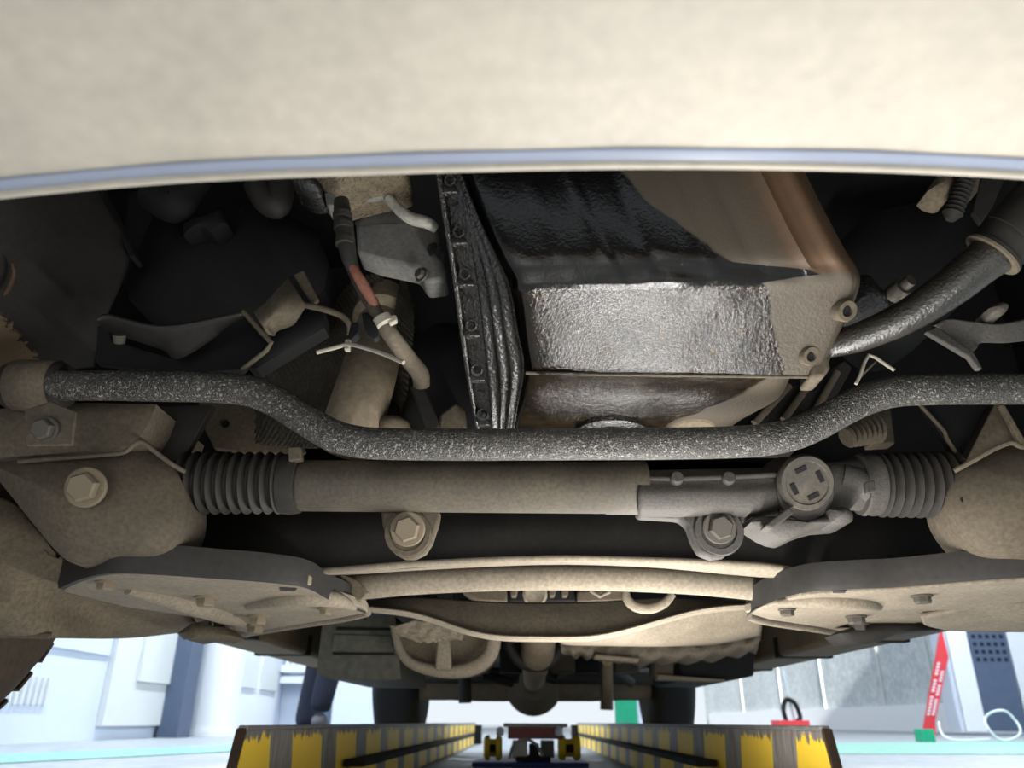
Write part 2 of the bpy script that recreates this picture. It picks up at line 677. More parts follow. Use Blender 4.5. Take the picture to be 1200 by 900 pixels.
M['yellow'] = plain('yellow_paint', S(226, 190, 40), 0.4, 0, 0, 20, 0.1)
M['greenbox'] = plain('green_sheet', S(20, 150, 110), 0.5, 0, 0, 20, 0.08)
M['navy'] = plain('navy_cloth', S(30, 34, 48), 0.9, 0, 0.2, 200, 0.15)
M['shoe'] = plain('grey_shoe', S(104, 104, 110), 0.8, 0, 0.1, 100, 0.1)
M['skin'] = plain('skin', S(196, 150, 124), 0.6, 0, 0, 40, 0.06)
M['hair'] = plain('dark_hair', S(26, 22, 20), 0.7, 0, 0.2, 200, 0.2)

# ------------------------------------------------------------------ the setting: garage shell
def struct(name, a, b, mat, **kw):
    o = box(name, a, b, mat, None, bevel=0, smooth=False, **kw)
    o['kind'] = 'structure'
    return o


struct('floor', (-8, -8, -0.2), (14, 45, 0), M['floor'])
wl = struct('wall_left', (-3.7, -1.5, 0), (-3.42, 11.5, 4), M['wall'])
struct('wall_back', (-3.7, 11.5, 0), (-1.75, 11.7, 4), M['wall'])
struct('wall_right', (8.6, 6.0, 0.0), (8.9, 40, 4), M['wallc'])
struct('ceiling', (-3.7, -1.75, 4), (8.9, 14, 4.15), M['wallb'])
_fw = struct('wall_front', (-3.7, -1.75, 0), (-1.7, -1.5, 4), M['wallb'])
box('wall_pier', (1.8, -1.75, 0), (8.9, -1.5, 4), M['wallb'], _fw, bevel=0, smooth=False)
box('door_header', (-1.7, -1.75, 1.95), (1.8, -1.5, 4), M['wallb'], _fw, bevel=0, smooth=False)
FILL_LABELS = ['white ceiling tube lamp by the left wall, nearest the door', 'white ceiling tube lamp by the left wall, middle of three', 'white ceiling tube lamp in the far left corner above the railing',
               'white ceiling tube lamp right of the car, nearest the door', 'white ceiling tube lamp right of the car, behind it', 'white ceiling tube lamp nearest the right wall in front', 'white ceiling tube lamp above the perforated cabinet']
for _k, (_x, _y) in enumerate(((-2.2, 3.0), (-2.2, 6.5), (-2.2, 10.0), (3.2, 3.0), (3.2, 7.0), (6.5, 5.0), (6.5, 11.0))):  # unseen lights added under the ceiling to brighten the walls
    _c = thing('ceiling_lamp', FILL_LABELS[_k], 'lamp', (_x, _y, 3.99), 'ceiling lamps')
    box('housing', (_x - 0.12, _y - 0.65, 3.93), (_x + 0.12, _y + 0.65, 4.0), M['white'], _c)  # casing made for the added fill light
    _l = bpy.data.lights.new('lamp_light', 'AREA')
    _l.shape = 'RECTANGLE'
    _l.size, _l.size_y = 0.2, 1.2
    _l.energy = FILL_W
    _l.color = (0.88, 0.94, 1.0)
    _o = bpy.data.objects.new('lamp_light', _l)
    COL.objects.link(_o)
    _o.parent = _c
    _o.location = (0, 0, -0.08)
o = prism('trim_1', [PZ(-60, 897, 0.004), PZ(-60, 886, 0.004), PZ(300, 871.5, 0.004), PZ(300, 879, 0.004)], (0, 0, -0.004), M['green'], None, 0)
o['kind'] = 'structure'
o = prism('trim_2', [PZ(960, 871, 0.004), PZ(1260, 868, 0.004), PZ(1260, 884, 0.004), PZ(960, 883, 0.004)], (0, 0, -0.004), M['green'], None, 0)
o['kind'] = 'structure'


def wall_panel(name, u0, u1, v0, v1, mat, parent, x=-3.42, t=0.03):
    a, b = PX(u0, 850, x), PX(u1, 850, x)
    return box(name, (x, a.y, v0), (x + t, b.y, v1), mat, parent, bevel=0.004)


wall_panel('wall_panel', 112, 208, 0.1, 3.9, M['wallb'], wl, t=0.05)
wall_panel('wall_panel', 150, 200, 0.45, 3.6, M['wallb'], wl, x=-3.37, t=0.025)
wall_panel('wall_panel', 0, 110, 0.62, 3.9, M['wall'], wl, t=0.02)
for k in range(9):
    a = PX(5, 850, -3.42).y + k * 0.07
    box('vent_slot', (-3.42, a - 0.2, 0.24), (-3.40, a - 0.17, 0.42), M['wallb'], wl, bevel=0)
c = thing('wall_pillar', 'slate blue steel pillar beside the round white column at left', 'pillar', PX(217, 866, -3.3))
y0, y1 = PX(209, 850, -3.2).y, PX(224, 850, -3.2).y
box('post', (-3.39, y0, 0), (-3.2, y1, 3.95), M['slate'], c)
c = thing('wall_column', 'round white column next to the slate blue pillar', 'column', PX(245, 866, -3.1))
lathe('shaft', (-3.16, PX(245, 850, -3.2).y, 0), (0, 0, 1), [(0, 0.24), (0.06, 0.24), (0.06, 0.22), (3.95, 0.22)], M['white'], c)
c = thing('panel_door', 'white wall door with two tall raised panels behind the runway', 'door', PX(285, 862, -3.3))
y0, y1 = PX(266, 850, -3.38).y, PX(318, 850, -3.38).y
box('door_leaf', (-3.41, y0, 0.02), (-3.36, y1, 3.6), M['white'], c)
for k in range(2):
    w = (y1 - y0) / 2
    box('raised_panel', (-3.365, y0 + w * k + 0.08, 0.5), (-3.335, y0 + w * (k + 1) - 0.08, 3.3), M['wallb'], c, bevel=0.008)
c = thing('window_railing', 'white barred railing in the far left corner', 'railing', (-3.2, 11.3, 0.9))
for k in range(7):
    x = -3.36 + k * 0.09
    box('bar', (x, 11.3, 0.85), (x + 0.035, 11.34, 1.6), M['white'], c, bevel=0.004)
box('sill_rail', (-3.41, 11.25, 0.76), (-2.75, 11.4, 0.85), M['white'], c)
box('sill_rail', (-3.41, 11.27, 0.62), (-2.75, 11.4, 0.71), M['white'], c)
c = thing('grey_locker', 'grey blue locker with a pale door behind the left rear tyre', 'locker', (-2.4, 10.9, 0))
a, b, d = P(372, 850, 10.9).x, P(388, 850, 10.9).x, P(440, 850, 10.9).x
box('cabinet', (a, 10.9, 0), (d, 11.4, 2.2), M['slate'], c)
box('door', (b, 10.87, 0.05), (d, 10.9, 2.15), M['wall'], c)

# right side
c = thing('pegboard_cabinet', 'slate blue perforated cabinet between two white posts at right', 'cabinet', P(1165, 848, 13.5))
a, b = P(1146, 800, 13.5), P(1192, 800, 13.5)
box('board', (a.x, 13.5, 0.06), (b.x, 13.9, 3.2), M['slate'], c)
holes = []
for i in range(5):
    for j in range(4):
        x = a.x + (b.x - a.x) * (0.14 + i * 0.18)
        z = P(1160, 746 + j * 9, 13.5).z
        holes.append(box_vf((x - 0.03, 13.49, z - 0.03), (x + 0.03, 13.505, z + 0.03)))
V, F = join(*holes)
mk('hole', V, F, M['navy'], c, smooth=False, kind='stuff')
c = thing('white_post', 'wide pale blue post left of the perforated cabinet', 'post', P(1130, 848, 13.4))
box('post_board', (P(1121, 800, 13.4).x, 13.4, 0.05), (P(1145, 800, 13.4).x, 13.8, 3.3), M['white'], c)
box('post_edge', (P(1115, 800, 13.4).x, 13.42, 0.05), (P(1120, 800, 13.4).x, 13.8, 3.3), M['wall'], c)
c = thing('white_post', 'narrow pale post at the right edge behind the cabinet', 'post', P(1200, 848, 13.6))
box('post_board', (P(1193, 800, 13.6).x, 13.6, 0.05), (P(1215, 800, 13.6).x, 13.9, 3.3), M['white'], c)
c = thing('red_banner', 'narrow red leaning banner with two lines of white lettering', 'banner', P(1090, 846, 13.0))
_a, _b = P(1080, 845, 13.0), P(1096, 845, 13.0)
prism('sheet', [Vector((_a.x - 0.03, 13.0, 0)), Vector((_b.x - 0.03, 13.0, 0)), P(1096, 845, 13.0), P(1112, 770, 13.0), P(1104, 738, 13.0), P(1102, 738, 13.0)], (0, 0.03, 0), M['red'], c, 0.002)
mw = M['white']
for (ua, ub, va, vb) in ((1088, 1100.5, 838, 775), (1093.5, 1105, 838, 785)):
    bits = []
    n = 16
    for k in range(n):
        if k in (6, 11):
            continue
        f0, f1 = k / n, (k + 0.6) / n
        p0 = (ua + (ub - ua) * f0, va + (vb - va) * f0)
        p1 = (ua + (ub - ua) * f1, va + (vb - va) * f1)
        w = 1.6
        bits.append(prism_vf([P(p0[0] - w, p0[1], 12.99), P(p0[0] + w, p0[1], 12.99), P(p1[0] + w, p1[1], 12.99), P(p1[0] - w, p1[1], 12.99)], (0, 0.008, 0)))
    V, F = join(*bits)
    mk('lettering', V, F, mw, c, smooth=False, kind='stuff')
c = thing('air_hose', 'thin white hose loop lying by the cabinet at right', 'hose', P(1175, 862, 6.0))
cc = P(1175, 850, 6.0)
rr_ = px(18, 5.6)
tube('loop', [cc + Vector((math.cos(a) * rr_ * 1.05, 0.02 * math.sin(a * 3), math.sin(a) * rr_ * 0.9)) for a in [k * math.pi / 12 for k in range(25)]], 0.008, M['white'], c, 8)
tube('tail', [P(1100, 846, 6.4), P(1104, 860, 6.3), P(1120, 867, 6.2), P(1160, 866, 6.0)], 0.006, M['white'], c, 8, 6)
c = thing('floor_stand', 'small red base with dark hose hook right of the striped runway', 'stand', P(928, 848, 9.0))
a = P(928, 850, 9.0)
box('base', (a.x - 0.16, 8.9, 0.0), (a.x + 0.16, 9.2, a.z + 0.05), M['red'], c)
tube('hook', [a + Vector(q) for q in ((-0.05, 0, 0.03), (-0.07, 0, 0.15), (-0.03, 0, 0.25), (0.06, 0, 0.22), (0.1, 0, 0.08), (0.06, 0, 0.04))], 0.025, M['black'], c, 8, 5)
tube('pole', [a + Vector((0.05, 0.05, 0.02)), a + Vector((-0.08, 0.05, 1.4))], 0.015, M['wallc'], c, 8)
wr_ = bpy.data.objects['wall_right']
for (yy, w) in ((12.5, 0.05), (15.5, 0.05), (17.5, 0.05), (20, 0.05), (24, 0.06), (28, 0.06), (33, 0.08)):
    box('wall_rib', (8.56, yy, 0.1), (8.6, yy + w, 3.9), M['wallb'], wr_, bevel=0)
box('kickboard', (8.5, 14, 0.0), (8.6, 39, 0.55), M['white'], wr_, bevel=0)
c = thing('green_bin', 'small dark green box on the floor below the red banner', 'box', P(1084, 862, 8.0))
a = P(1084, 856, 8.0)
box('bin', (a.x - 0.06, 7.95, 0), (a.x + 0.06, 8.1, 0.11), M['greenbox'], c)
c = thing('green_board', 'bright green board seen beyond the right rear tyre', 'board', P(735, 850, 12))
a, b = P(722, 848, 12), P(746, 821, 12)
box('sheet', (a.x, 12, 0), (b.x, 12.1, b.z + 0.25), M['greenbox'], c)
box('blue_frame', (b.x, 12.02, 0), (b.x + 0.3, 12.1, b.z + 0.3), M['wall'], c)

# ------------------------------------------------------------------ lift runways
for sgn, lab in ((-1, 'left'), (1, 'right')):
    x0 = -0.458 if sgn < 0 else 0.407
    yA, yB = 1.27, 7.2
    zt = PX(616 + sgn * 330, 853.5, x0).z
    c = thing('lift_rail', 'steel lift rail with yellow hazard bars, the %s of the two' % lab, 'vehicle lift', (x0, yA, 0), 'lift rails under the car')
    # inner side plate carries the stripes
    V, F = prism_vf([(x0, yA - 0.055, 0.0), (x0, yA, zt - 0.004), (x0, yB, zt - 0.004), (x0, yB, 0.0)], (0.012 * sgn, 0, 0))
    mk('side_plate', V, F, M['stripe'], c, smooth=False)
    box('deck', (min(x0, x0 + 0.014 * sgn), yA, zt - 0.004), (max(x0, x0 + 0.014 * sgn), yB, zt + 0.004), M['deck'], c, bevel=0.002)
    xe = sorted((x0, x0 + 0.014 * sgn))
    prism('end_plate', [(xe[0], yA - 0.063, 0), (xe[0], yA - 0.008, zt), (xe[1], yA - 0.008, zt), (xe[1], yA - 0.063, 0)], (0, 0.008, 0), M['rusty_edge'], c, 0.001)
    xi = x0 - 0.05 * sgn
    xs = sorted((xi, xi + 0.04 * sgn))
    box('inner_rail', (xs[0], 2.0, 0.0), (xs[1], yB, zt - 0.085), M['stripe'], c, bevel=0.002)
    box('rail_lip', (xs[0] - 0.004, 1.95, zt - 0.085), (xs[1] + 0.004, yB, zt - 0.07), M['black'], c, bevel=0.002)  # black strip stands in for the shade along the rail's lower edge
    xs = sorted((x0 - 0.1 * sgn, x0 - 0.05 * sgn))
    box('rail_post', (xs[0], 6.2, 0), (xs[1], 6.3, zt - 0.01), M['black'], c)

# inspection lamp lying on the floor between the rails, under the sump
c = thing('inspection_lamp', 'long slim inspection tube lamp lying on the floor under the sump', 'lamp', (0.12, 0.86, 0))
box('lamp_body', (0.09, 0.24, 0.0), (0.15, 1.5, 0.02), M['black'], c, bevel=0.004)
lathe('handle', (0.12, 1.5, 0.012), (0, 1, 0), [(0, 0.011), (0.1, 0.011), (0.11, 0.008)], M['rubber'], c, 16)
_l = bpy.data.lights.new('lamp_light', 'AREA')
_l.shape = 'RECTANGLE'
_l.size, _l.size_y = 0.035, 1.2
_l.energy = 8.5
_l.color = (1.0, 0.975, 0.94)
_o = bpy.data.objects.new('lamp_light', _l)
COL.objects.link(_o)
_o.parent = c
_o.location = (0, 0, 0.024)
_o.rotation_euler = (math.pi, 0, 0)

# jack trolley between the runways
jy = 3.1
c = thing('jack_trolley', 'blue jack trolley with yellow rollers and red beam between the runways', 'jack', P(620, 895, jy))
a, b = P(553, 893, jy), P(690, 893, jy)
box('base_beam', (a.x, jy, 0.0), (b.x, jy + 0.3, a.z), M['blue'], c, bevel=0.004)
for (ua, ub, nm) in ((566, 588, 1), (655, 681, 2)):
    p, q = P(ua, 892, jy), P(ub, 862, jy)
    m_ = (p + q) / 2
    r_ = abs(p.z - q.z) / 2
    w_ = abs(p.x - q.x) / 2
    ro = lathe('roller', (m_.x - w_, jy + 0.06, m_.z), (1, 0, 0), [(0, r_ * 0.8), (w_ * 0.2, r_), (w_ * 0.6, r_), (w_ * 0.7, r_ * 0.72), (w_ * 1.3, r_ * 0.72), (w_ * 1.4, r_), (w_ * 1.8, r_), (w_ * 2, r_ * 0.8)], M['yellow'], c, 20)
    box('roller_label', (m_.x - w_ * 0.35, jy + 0.06 - r_ * 0.9, m_.z - r_ * 0.35), (m_.x + w_ * 0.35, jy + 0.06 - r_ * 0.6, m_.z + r_ * 0.3), M['black'], ro, bevel=0.001)
    lathe('roller_cap', P(ua + (20 if nm == 1 else 0), 861, jy), (0, -0.3, 1), [(0, 0.014), (0.02, 0.014), (0.026, 0.008)], M['white'], c, 16)
p, q = P(595, 866, jy), P(660, 852, jy)
box('cross_beam', (p.x, jy + 0.02, p.z), (q.x, jy + 0.14, q.z), M['reddull'], c, bevel=0.003)
p, q = P(590, 852, jy), P(665, 848, jy)
box('top_plate', (p.x, jy, p.z), (q.x, jy + 0.2, q.z), M['deck'], c, bevel=0.002)
for (ua, ub, va, vb, mm_) in ((600, 618, 890, 868, 'silver'), (620, 632, 889, 872, 'dark'), (634, 650, 889, 868, 'grey'), (604, 646, 893, 886, 'dark')):
    p, q = P(ua, va, jy), P(ub, vb, jy)
    box('pump_block', (p.x, jy + 0.05, p.z), (q.x, jy + 0.12, q.z), M[mm_], c, bevel=0.003)
tube('pump_hose', [P(597, 890, jy), P(602, 872, jy), P(615, 866.5, jy), P(628, 872, jy), P(636, 886, jy)], 0.005, M['silver'], c, 8, 5)

# ------------------------------------------------------------------ car: body shell over everything
car = thing('car_underbody', 'dusty underbody shell of the raised car above all the running gear', 'car body', (0, 2, 0.4))
ZF = H + 0.30
box('floor_pan', (-0.78, 0.98, ZF), (0.84, 3.6, ZF + 0.02), M['dark'], car)
box('rear_floor', (-0.42, 3.6, ZF), (0.5, 4.6, ZF + 0.02), M['dark'], car)
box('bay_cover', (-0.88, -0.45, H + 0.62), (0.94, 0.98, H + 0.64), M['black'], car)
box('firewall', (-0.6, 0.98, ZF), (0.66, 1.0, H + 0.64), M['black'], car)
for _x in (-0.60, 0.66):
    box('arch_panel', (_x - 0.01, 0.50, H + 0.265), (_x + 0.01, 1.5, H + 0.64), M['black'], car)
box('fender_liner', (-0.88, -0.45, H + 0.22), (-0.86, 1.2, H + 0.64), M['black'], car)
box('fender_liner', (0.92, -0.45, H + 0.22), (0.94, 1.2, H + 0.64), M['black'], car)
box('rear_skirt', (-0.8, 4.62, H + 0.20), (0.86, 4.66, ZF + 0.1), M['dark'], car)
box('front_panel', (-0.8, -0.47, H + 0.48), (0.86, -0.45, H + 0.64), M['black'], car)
for sgn in (-1, 1):
    xo = -0.70 if sgn < 0 else 0.72
    zb = H + 0.165
    s = box('sill', (xo - 0.07, 1.2, zb), (xo + 0.07, 3.5, ZF), M['arm'], car, bevel=0.012)
    for yy in (1.75, 2.2, 2.75):
        box('sill_joint', (xo - 0.074, yy, zb - 0.003), (xo + 0.074, yy + 0.03, zb + 0.05), M['black'], s, bevel=0.002)

# ------------------------------------------------------------------ front bumper underside
bp = thing('bumper_undertray', 'wide beige-grey dusty bumper underpanel across the top of the picture', 'bumper', P(700, 190, 0.3))
zb = H + 0.20
lipc = [(-420, 262), (-200, 245), (0, 224), (100, 214), (200, 206), (300, 200.5), (400, 197), (500, 193.5), (600, 191), (700, 189), (800, 188.5), (900, 189.5), (1000, 191.5), (1100, 195), (1200, 200.5), (1400, 214), (1640, 236)]
edge = [PZ(u, v - 8, zb) for u, v in lipc]
rows = []
for (dy, dz) in ((0, 0), (-0.03, 0.0), (-0.08, 0.001), (-0.14, 0.006), (-0.22, 0.02), (-0.32, 0.05), (-0.44, 0.12)):
    rows.append([Vector((e.x * (1 + abs(dy) * 0.1), e.y + dy, e.z + dz)) for e in edge])
grid('panel', rows, M['panel'], bp, 3, 4, thick=0.004, disp=lambda s, t: 0.0006 * math.sin(s * 40) * math.sin(t * 9))
pts = catmull([PZ(u, v, zb - 0.004) for u, v in lipc], 4)
# folded rim: a shallow rounded channel, top band with sky reflection painted in and cream lower bead
V, F = [], []
prof = [(-0.0028, 0.003), (-0.0028, 0.0), (-0.0018, -0.0008), (0.0, -0.0012), (0.0012, -0.002), (0.0022, -0.002), (0.003, -0.001), (0.003, 0.003)]
for p in pts:
    for (dy, dz) in prof:
        V.append(Vector((p.x, p.y + dy, p.z + 0.003 + dz)))
k = len(prof)
for i in range(len(pts) - 1):
    for j in range(k - 1):
        F.append((i * k + j, i * k + j + 1, (i + 1) * k + j + 1, (i + 1) * k + j))
mk('rim', V, F, M['lip'], bp, label='pale blue-grey folded rim')
tube('rim_bead', [p + Vector((0, 0.003, 0.001)) for p in pts], 0.0019, M['panel'], bp, 10)

# ------------------------------------------------------------------ engine oil pan
pan = thing('engine_oil_pan', 'oil-soaked ribbed steel engine oil pan hanging above the sway bar', 'oil pan', P(760, 440, 0.56))
rows_uv = [((505, 60), (865, 60), 0.445), ((520, 120), (897, 120), 0.452), ((541, 205), (942, 200), 0.46), ((576, 290), (986, 285), 0.475), ((592, 320), (1003, 312), 0.4835), ((598, 336), (1008, 328), 0.490),
           ((602, 352), (1004, 346), 0.5025), ((607, 385), (988, 384), 0.527), ((614, 428), (967, 434), 0.556), ((617, 438), (962, 442), 0.562)]
rows = []
for (l, r, y) in rows_uv:
    rows.append([P(l[0] + (r[0] - l[0]) * f, l[1] + (r[1] - l[1]) * f, y + e) for f, e in ((0, 0.022), (0.018, 0.006), (0.06, 0), (0.3, 0), (0.5, 0), (0.7, 0), (0.94, 0), (0.985, 0.005), (1, 0.02))])


def pan_s(s):
    k = (0, 0.018, 0.06, 0.3, 0.5, 0.7, 0.94, 0.985, 1)
    i = min(int(s * 8), 7)
    f = s * 8 - i
    return k[i] + (k[i + 1] - k[i]) * f


def g_(x, w):
    return math.exp(-(x / w) ** 2)


def pan_disp(s, t):
    s = pan_s(s)
    up = max(0, min(1, (0.58 - t) / 0.14))
    d = 0
    for c_, w_, h_ in ((0.20, 0.012, 0.0005), (0.31, 0.008, 0.0012), (0.44, 0.02, -0.0006), (0.60, 0.02, 0.0005), (0.73, 0.018, -0.0009), (0.855, 0.010, 0.0026), (0.945, 0.010, 0.002)):
        d += h_ * g_(s - c_, w_) * up
    d += 0.0010 * g_(t - 0.56, 0.05) * (1 if s < 0.8 else 0)
    d += 0.0008 * (mnoise.noise((s * 9, t * 9, 0)))
    return d


def wet_f(s, t):
    s = pan_s(s)
    # boundary of the oil film in s for each t
    kt = ((0.2, 0.46), (0.26, 0.50), (0.33, 0.62), (0.40, 0.66), (0.46, 0.86), (0.50, 0.88), (0.56, 0.72), (0.64, 0.74), (0.75, 0.76), (0.86, 0.84), (1.0, 0.90))
    b_ = kt[0][1]
    for (a0, b0), (a1, b1) in zip(kt, kt[1:]):
        if a0 <= t <= a1:
            b_ = b0 + (b1 - b0) * (t - a0) / (a1 - a0)
    if t > 1:
        b_ = 0.9
    return max(0, min(1, 0.5 + (b_ - s) * 6))


def rust_f(s, t):
    s = pan_s(s)
    v = max(0, min(1, (s - 0.68) * 5)) * max(0, min(1, (0.56 - t) / 0.1))
    return 0.66 * v + 0.35 * g_(s - 0.86, 0.06) * g_(t - 0.62, 0.04)


def soak_f(s, t):
    s = pan_s(s)
    return max(max(0, min(1, 0.5 + (0.58 - t) * 6)), max(0, min(1, 0.9 - (s - 0.02) * 14)), 0.45 * g_(t - 0.98, 0.05))


pan_body = grid('pan_body', rows, M['pan'], pan, 14, 12, disp=pan_disp, attrs={'wet': wet_f, 'rust': rust_f, 'soak': soak_f}, angle=60)
zbt = P(760, 440, 0.562).z
rows = []
for (l, r) in (((617, 437), (924, 441)), ((616, 443), (924, 447)), ((611, 465), (908, 470)), ((604, 490), (868, 492)), ((600, 515), (840, 515)), ((597, 532), (815, 532))):
    rows.append([PZ(l[0] + (r[0] - l[0]) * f, l[1] + (r[1] - l[1]) * f, zbt + e) for f, e in ((0, 0.012), (0.04, 0.001), (0.3, 0), (0.6, 0), (0.93, 0.001), (1, 0.012))])
grid('pan_floor', rows, M['pan'], pan, 10, 8, disp=lambda s, t: 0.0008 * mnoise.noise((s * 8, t * 8, 3)), attrs={'wet': lambda s, t: max(0, min(1, 0.5 + (0.82 - s - t * 0.25) * 6)), 'rust': lambda s, t: 0.1, 'soak': lambda s, t: max(0.25, 0.75 - s * 2.2)}, angle=60)
tube('seam_lip', [P(u, v, 0.561) for u, v in ((616, 437), (700, 438.5), (800, 440), (900, 441.5), (962, 442))], 0.0013, M['frame'], pan, 8, 4)
# ribbed side wall and bolted flange at its left
fl = [(524, 150, 0.462), (538, 205, 0.475), (551, 270, 0.498), (560, 330, 0.53), (567, 390, 0.565), (573, 450, 0.61), (577, 500, 0.655), (578, 522, 0.67)]
fr_ = [(527, 145, 0.456), (541, 205, 0.462), (570, 275, 0.476), (596, 332, 0.492), (606, 385, 0.53), (614, 430, 0.562), (606, 480, 0.62), (600, 522, 0.68)]
rows = []
for a, b in zip(fl, fr_):
    pa, pb = P(*a), P(*b)
    rows.append([pa.lerp(pb, f) for f in (0, 0.33, 0.66, 1.0)])
grid('pan_side', rows, M['oilsteel'], pan, 12, 10, disp=lambda s, t: 0.0022 * math.sin(s * 20) * min(1, (1 - s) * 4))
flo = [(508, 150, 0.47), (513, 205, 0.482), (523, 270, 0.507), (532, 330, 0.538), (540, 390, 0.575), (549, 450, 0.62), (558, 500, 0.665), (561, 522, 0.68)]
rows = [[P(*a), P(*a).lerp(P(*b), 0.5), P(*b)] for a, b in zip(flo, fl)]
grid('pan_flange', rows, M['oilsteel'], pan, 3, 6, thick=0.008)
tube('flange_bead', [P(a[0] + 1.5, a[1], a[2] - 0.004) for a in flo], 0.0022, M['oilsteel'], pan, 8, 6)
for i, v in enumerate((213, 240, 273, 291, 322, 350, 382, 409, 434, 462, 486)):
    # points along the flange
    for (a, b), (a2, b2) in zip(zip(flo, fl), zip(flo[1:], fl[1:])):
        if a[1] <= v < a2[1]:
            f = (v - a[1]) / (a2[1] - a[1])
            ul = a[0] + (a2[0] - a[0]) * f
            ur = b[0] + (b2[0] - b[0]) * f
            yy = a[2] + (a2[2] - a[2]) * f - 0.004
            break
    um = ul + (ur - ul) * 0.5
    w = (ur - ul) * 0.34
    if i % 2 == 0:
        pd = plate('flange_pad', [(um - w, v - 9), (um + w, v - 9), (um + w + 1, v + 12), (um - w + 1, v + 12)], yy, 0.006, M['oilsteel'], pan, 0.001)
        lathe('bolt_seat', P(um, v, yy - 0.002), (0.1, -0.9, -0.35), [(0, px(8, yy)), (0.004, px(8, yy)), (0.004, px(6, yy)), (0.001, px(5.6, yy))], M['oilsteel'], pd, 20)
    bolt(pan, P(um, v, yy - 0.003), (0.1, -0.9, -0.4), px(4.5, yy), M['oilsteel'], False)
for (u, v, r_) in ((996, 354, 17), (953, 408, 15)):
    y_ = 0.50 if v < 380 else 0.535
    p = P(u, v, y_)
    b_ = lathe('drain_boss', p + Vector((0, 0.012, 0)), (0.25, -0.75, -0.6), [(-0.01, px(r_, y_)), (0.003, px(r_ * 0.95, y_)), (0.005, px(r_ * 0.85, y_)), (0.005, px(r_ * 0.5, y_)), (0.001, px(r_ * 0.42, y_))], M['frame'], pan, 24)
    lathe('hole', p + Vector((0, 0.012, 0)) + Vector((0.25, -0.75, -0.6)).normalized() * 0.0, (0.25, -0.75, -0.6), [(0, px(r_ * 0.43, y_)), (0.003, px(r_ * 0.43, y_))], M['black'], b_, 16)
plate('corner_lug', [(952, 418), (972, 414), (974, 430), (966, 442), (950, 442)], 0.553, 0.03, M['frame'], pan, 0.003)
dp = PZ(715, 503, zbt)
lathe('drain_plug', dp, (0, 0, -1), [(0, 0.034), (0.004, 0.034), (0.0055, 0.030), (0.0055, 0.022), (0.002, 0.020), (0.002, 0.013), (0.009, 0.012), (0.010, 0.009)], M['oilsteel'], pan, 32)
lathe('sump_boss', PZ(812, 500, zbt), (0, 0, -1), [(0, 0.02), (0.002, 0.018), (0.0025, 0.01)], M['arm'], pan, 24)
# casting to the right of the pan
eb = thing('engine_mount_casting', 'dark grey greasy casting tucked behind the right edge of the oil pan', 'engine part', P(1010, 350, 0.56))
dome('casting_body', [(985, 330), (1012, 322), (1026, 335), (1040, 350), (1042, 362), (1020, 376), (985, 385), (970, 380)], 0.57, 0.02, 0.06, M['oilsteel'], eb)
grid('casting_flange', [[P(*q, 0.548) for q in ((968, 384), (1000, 381), (1025, 374), (1042, 362), (1056, 360))], [P(*q, 0.548) for q in ((968, 389), (1002, 386), (1029, 379), (1044, 368), (1055, 366))]], M['grey'], eb, 5, 2, thick=0.006)
lathe('stud', P(1046, 346, 0.56), (0.3, -1, 0.1), [(0, 0.008), (0.014, 0.008), (0.014, 0.005), (0.022, 0.005)], M['steel_dark'], eb, 12)

# ------------------------------------------------------------------ engine bay, left
es = thing('wheel_arch_shield', 'dark splash shield with a rusty worn patch at the left edge', 'splash shield', P(60, 330, 0.62))
grid('shield_sheet', [[P(u, v, y) for u, v, y in r] for r in (
    ((-80, 150, 0.46), (-10, 160, 0.50), (60, 170, 0.56), (95, 180, 0.62)), ((-80, 250, 0.48), (-10, 250, 0.52), (70, 240, 0.59), (125, 240, 0.64)),
    ((-80, 340, 0.54), (-10, 330, 0.58), (80, 320, 0.63), (152, 298, 0.67)), ((-80, 412, 0.62), (-10, 408, 0.65), (60, 404, 0.68), (120, 385, 0.70)), ((-80, 450, 0.68), (-10, 445, 0.69), (50, 440, 0.70), (110, 430, 0.71)))],
    M['arch'], es, 8, 8, thick=0.004, attrs={'worn': lambda s, t: max(0, min(1, 0.5 + 5 * (t - 0.60 - max(0, s - 0.36) * 0.9)))})
plate('shield_edge', [(95, 180), (100, 180), (158, 300), (152, 302)], 0.655, 0.02, M['black'], es)
tube('rust_streak', [P(14, 308, 0.565), P(16, 322, 0.578), P(10, 338, 0.588), P(4, 346, 0.59)], [0.0008, 0.002, 0.0024, 0.001], M['rusty_edge'], es, 10, 5)

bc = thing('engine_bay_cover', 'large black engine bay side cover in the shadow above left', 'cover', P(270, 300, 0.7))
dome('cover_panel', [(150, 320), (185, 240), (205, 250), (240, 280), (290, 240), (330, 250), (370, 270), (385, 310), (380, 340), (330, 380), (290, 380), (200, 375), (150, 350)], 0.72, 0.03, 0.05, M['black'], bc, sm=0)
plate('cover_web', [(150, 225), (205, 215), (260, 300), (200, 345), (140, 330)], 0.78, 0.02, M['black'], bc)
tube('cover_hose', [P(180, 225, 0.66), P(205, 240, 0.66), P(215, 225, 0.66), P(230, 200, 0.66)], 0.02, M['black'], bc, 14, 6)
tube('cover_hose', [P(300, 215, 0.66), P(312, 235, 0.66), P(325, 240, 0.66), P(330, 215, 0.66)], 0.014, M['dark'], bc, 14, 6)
dome('cover_box', [(215, 262), (258, 246), (266, 262), (250, 276), (235, 270), (215, 276)], 0.67, 0.008, 0.02, M['black'], bc, sm=0)

